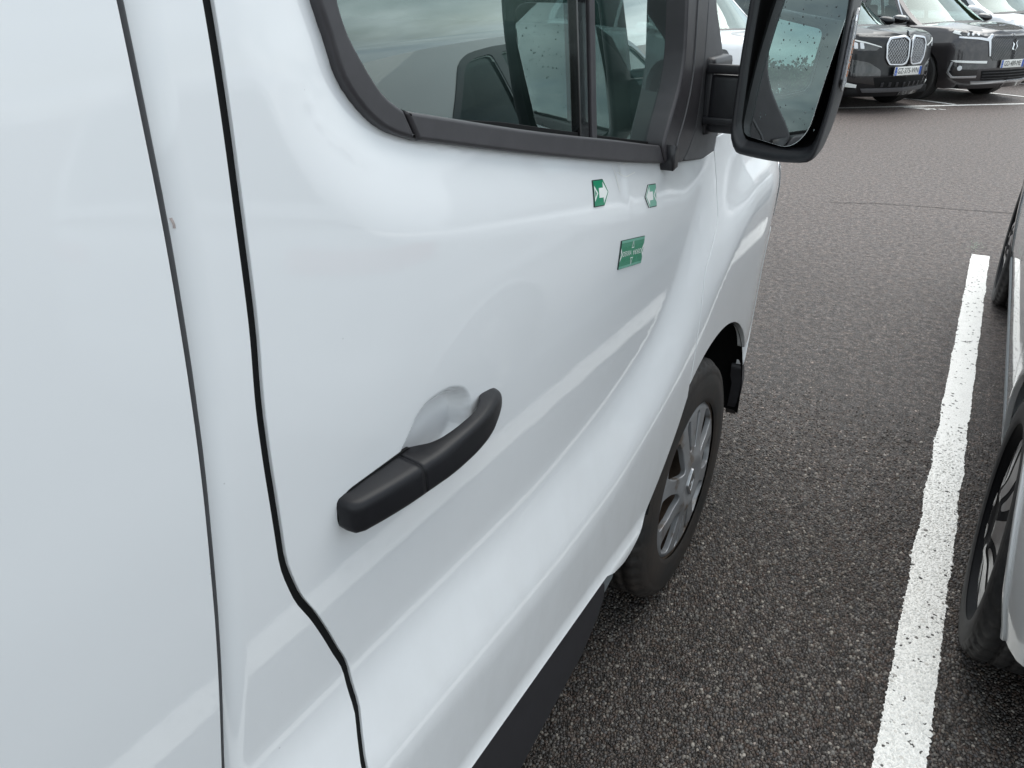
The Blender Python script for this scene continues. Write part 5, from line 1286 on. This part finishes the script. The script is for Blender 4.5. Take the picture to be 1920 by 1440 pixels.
for sg in (1, -1):
    m = lambda l: [(sg*a, b) for a, b in l]
    part('grille_wing', patch(dc.FP, m([(.455, .66), (.478, .66), (.53, .86), (.70, .885), (.99, .90), (.99, .925), (.66, .915), (.56, .90), (.47, .955), (.44, .95), (.490, .88)]), 'satin_chrome', .05, roll=.003, depth=.012, offset=.011, sign=-1, bstep=.02), dsc)
    h = part('headlight', patch(dc.FP, m(rounded([(.58, .925), (.66, .918), (.97, .928), (1.12, .965), (1.10, 1.005), (.80, .995)], .015)), 'headlight_black', .05, roll=.003, depth=.012, offset=.004, sign=-1, bstep=.03), dsc)
    for k in range(3): part('lamp', patch(dc.FP, m(disc(.70+.085*k, .953, .020, 12)), 'lamp_lens', .05, roll=.002, depth=.006, offset=.008, sign=-1, bstep=.02), h)
    part('light_block', patch(dc.FP, m([(.955, .935), (1.10, .965), (1.09, 1.0), (.98, .985), (1.0, .965)]), 'print_white', .05, roll=.002, depth=.006, offset=.008, sign=-1, bstep=.02), h)
    part('bumper_blade', patch(dc.FP, m([(.50, .565), (.95, .575), (1.02, .60), (.95, .605), (.50, .60)]), 'print_white', .05, roll=.003, depth=.012, offset=.014, sign=-1, bstep=.03), dsc)
    fg = part('fog_lamp_recess', patch(dc.FP, m(rounded([(.62, .40), (.92, .37), (1.03, .42), (1.0, .54), (.62, .55)], .03)), 'gloss_black', .05, roll=.003, depth=.012, offset=.004, sign=-1, bstep=.03), dsc)
    part('fog_lamp', patch(dc.FP, m(disc(.88, .50, .035, 14)), 'lamp_lens', .05, roll=.002, depth=.006, offset=.008, sign=-1, bstep=.02), fg)
    part('recess_border', patch(dc.FP, m([(1.01, .58), (1.04, .43), (.97, .36), (.62, .37), (.62, .40), (.95, .385), (1.01, .44), (.985, .58)]), 'satin_chrome', .05, roll=.002, depth=.006, offset=.008, sign=-1, bstep=.02), fg)
feat(dsc, dc.FP, -1, 'lower_intake', rounded([(-.52, .33), (.52, .33), (.56, .47), (-.56, .47)], .02), 'gap_rubber', .004, both=False)
for k in range(3): feat(dsc, dc.FP, -1, 'intake_slat', [(-.53, .35+.04*k), (.53, .35+.04*k), (.53, .362+.04*k), (-.53, .362+.04*k)], 'black_plastic', .010, both=False, thick=.008)
feat(dsc, dc.FP, -1, 'lower_lip', [(-.66, .285), (.66, .285), (.68, .318), (-.68, .318)], 'satin_chrome', .012, both=False, thick=.012)
plate(dsc, dc, dc.FP, .555, 'GD-489-ME')
em = part('emblem', patch(dc.FP, [(.055, .845), (.012, .815), (.030, .765), (.003, .735), (.060, .745), (.040, .800)][::-1], 'chrome', .03, roll=.002, depth=.008, offset=.014, sign=-1, bstep=.015), dsc)
part('emblem_half', patch(dc.FP, [(-.055, .865), (-.020, .830), (-.048, .775), (-.010, .715), (-.070, .785), (-.035, .825)], 'chrome', .03, roll=.002, depth=.008, offset=.014, sign=-1, bstep=.015), em)
part('bonnet_badge', patch(dc.FP, [(-.012, .945), (0, .925), (.012, .945), (0, .965)], 'chrome', .03, roll=.002, depth=.006, offset=.01, sign=-1, bstep=.02), dsc)

# white panel van behind it, white car behind the mirror arm, and others seen through the glass
VP = dict(W=1.92, nose=2.45, tail=-2.5, axf=1.55, axr=-1.50, r=.34, rim=.22, track=.92, paint='white_paint',
     ztop=[(-2.6, 1.18), (0, 1.16), (1.2, 1.15), (1.8, 1.13), (2.5, .98)], side=[(.20, .05), (.4, .01), (.6, 0), (.9, 0), (1.1, .02), (1.25, .04), (1.5, .07)],
     roof=[(-2.5, 1.95, .80), (0, 1.98, .80), (.6, 1.95, .78), (1.5, 1.6, .76)], scr=(1.75, .72), tailglass=(-2.45, -2.38),
     windows=[rounded([(-.02, .03), (1.50, .03), (1.12, .52), (.72, .80), (-.02, .80)], .05)], side_glass='dark_glass')
fv_c = ds_c+axl*3.05-np.array([hx_, hy_])*1.5
fvan, fc = build_car('parked_van', 'white van with a dark cab window, behind the dark grey car', 'van', (*fv_c, 0), RZ, VP)
feat(fvan, fc.FP, -1, 'headlight', rounded([(.60, .80), (1.05, .86), (1.05, .98), (.62, .92)], .03), 'lamp_lens')
WP = dict(BP, paint='white_paint', screen_glass='car_glass')
w_c = bm_c-axl*2.62+np.array([hx_, hy_])*.15
wcar, wc_ = build_car('parked_car', 'white car whose windscreen and bonnet show between the van and its mirror', 'car', (*w_c, 0), RZ, WP, 'cars parked in the far row')
for o_, c_ in ((wcar, wc_),):
    feat(o_, c_.FP, -1, 'headlight', rounded([(.55, .82), (1.0, .86), (1.02, .95), (.60, .90)], .03), 'headlight_black')
    feat(o_, c_.FP, -1, 'lower_intake', rounded([(-.5, .34), (.5, .34), (.55, .55), (-.55, .55)], .03), 'gap_rubber', both=False)
hp, hc = build_car('parked_car', 'white hatchback seen through the van window, in front of the trees', 'car', (-8.3, 22.3, 0), R(62), dict(WP, r=.33, rim=.22), 'cars parked beyond the van')
feat(hp, hc.RP, 1, 'tail_lamp', rounded([(.60, .88), (1.08, .92), (1.08, 1.0), (.62, 1.0)], .02), 'red_lens')
feat(hp, hc.RP, 1, 'rear_bumper_trim', [(-.7, .30), (.7, .30), (.7, .48), (-.7, .48)], 'black_plastic', both=False)
for i, (x, y, rz, pm, lb) in enumerate(((-13.5, 1.0, 175, 'white_paint', 'white car parked to the left of the van, seen in the mirror'), (-13.0, 5.6, 5, 'silver_paint', 'silver car parked to the left of the van, seen in the mirror'))):
    o, c_ = build_car('parked_car', lb, 'car', (x, y, 0), R(rz+90), dict(WP, paint=pm), 'cars parked beyond the van')
# ------------------------------------------------------------------ trees
def tree_data(seed, h, r, n):
    rs = np.random.default_rng(seed); V, F = [], []
    blobs = [(rs.normal(0, r*.42), rs.normal(0, r*.42), h*(.36+.5*rs.random()), r*(.34+.3*rs.random())) for _ in range(15)]+[(0, 0, h*.86, r*.42)]
    for i in range(n):
        bx, by, bz, br = blobs[rs.integers(len(blobs))]; d = rs.normal(size=3); d /= np.linalg.norm(d); rad = br*(.55+.5*rs.random()**.5)
        c = np.array([bx, by, bz])+d*rad*np.array([1, 1, .8]); s = .10+.13*rs.random()
        a = rs.normal(size=3); a /= np.linalg.norm(a); b = np.cross(a, rs.normal(size=3)); b /= np.linalg.norm(b); k = len(V)
        for (u, v) in ((-1, 0), (0, -.5), (1, 0), (0, .5)): V.append(tuple(c+a*s*u+b*s*v))
        F.append((k, k+1, k+2, k+3))
    tr = [tube([(0, 0, 0), (.04, .02, h*.25), (-.03, .05, h*.5), (.05, 0, h*.8)], [.20, .15, .10, .03], 8)]
    for k in range(7):
        a = 6.28*k/7+rs.random(); z = h*(.25+.06*k); tr.append(tube([(0, 0, z), (math.cos(a)*r*.35, math.sin(a)*r*.35, z+h*.10), (math.cos(a)*r*.7, math.sin(a)*r*.7, z+h*.16)], [.07, .045, .015], 6))
    return (V, F), join(*tr)
kinds = [tree_data(s, h, r, 9000) for s, h, r in ((1, 9, 3.2), (2, 11, 3.0), (3, 7.5, 3.4))]
tmesh = [(to_mesh('crown', *a, 'leaf_green', smooth=False), to_mesh('trunk', *b, 'bark')) for a, b in kinds]
TREES = [(-9.5, 37, 0, 'broad tree straight behind the white hatchback beyond the van'), (-14, 39, 1, 'tall tree left of the white hatchback, seen through the van window'),
         (-19, 38, 2, 'low spreading tree seen through the left of the van window'), (-4, 41, 2, 'low spreading tree behind the white car beside the mirror arm'),
         (2, 43, 1, 'tall tree far behind the dark brownish grey car'), (8, 45, 0, 'broad tree far behind the white van')]
# the wood far off on the left, one mass
rs = np.random.default_rng(5); V = []; F = []
cl = [(-84+rs.normal(0, 4), -75+150*rs.random(), .2+5.2*rs.random()**.9, 1.5+1.5*rs.random()) for _ in range(330)]
for i in range(40000):
    bx, by, bz, br = cl[rs.integers(len(cl))]; d = rs.normal(size=3); d /= np.linalg.norm(d); c = np.array([bx, by, max(bz, .4)])+d*br*(.5+.55*rs.random()**.5); s = .26+.30*rs.random()
    a = rs.normal(size=3); a /= np.linalg.norm(a); b = np.cross(a, rs.normal(size=3)); b /= np.linalg.norm(b); k = len(V)
    for (u, v) in ((-1, 0), (0, -.6), (1, 0), (0, .6)): V.append(tuple(c+a*s*u+b*s*v))
    F.append((k, k+1, k+2, k+3))
wood = bpy.data.objects.new('far_wood', to_mesh('far_wood', V, F, 'leaf_green', smooth=False)); COL.objects.link(wood); tag(wood, 'dark green wood far off, reflected in the wing mirror', None, None, 'stuff')
for i, (x, y, k, lb) in enumerate(TREES):
    t = thing('tree', lb, 'tree', (x, y, 0), random.uniform(0, 6.28), 'trees round the car park')
    s = random.uniform(.85, 1.12); t.scale = (s, s, s)
    for nm, me in zip(('crown', 'trunk'), tmesh[k]):
        o = bpy.data.objects.new(nm, me); link(o, t)
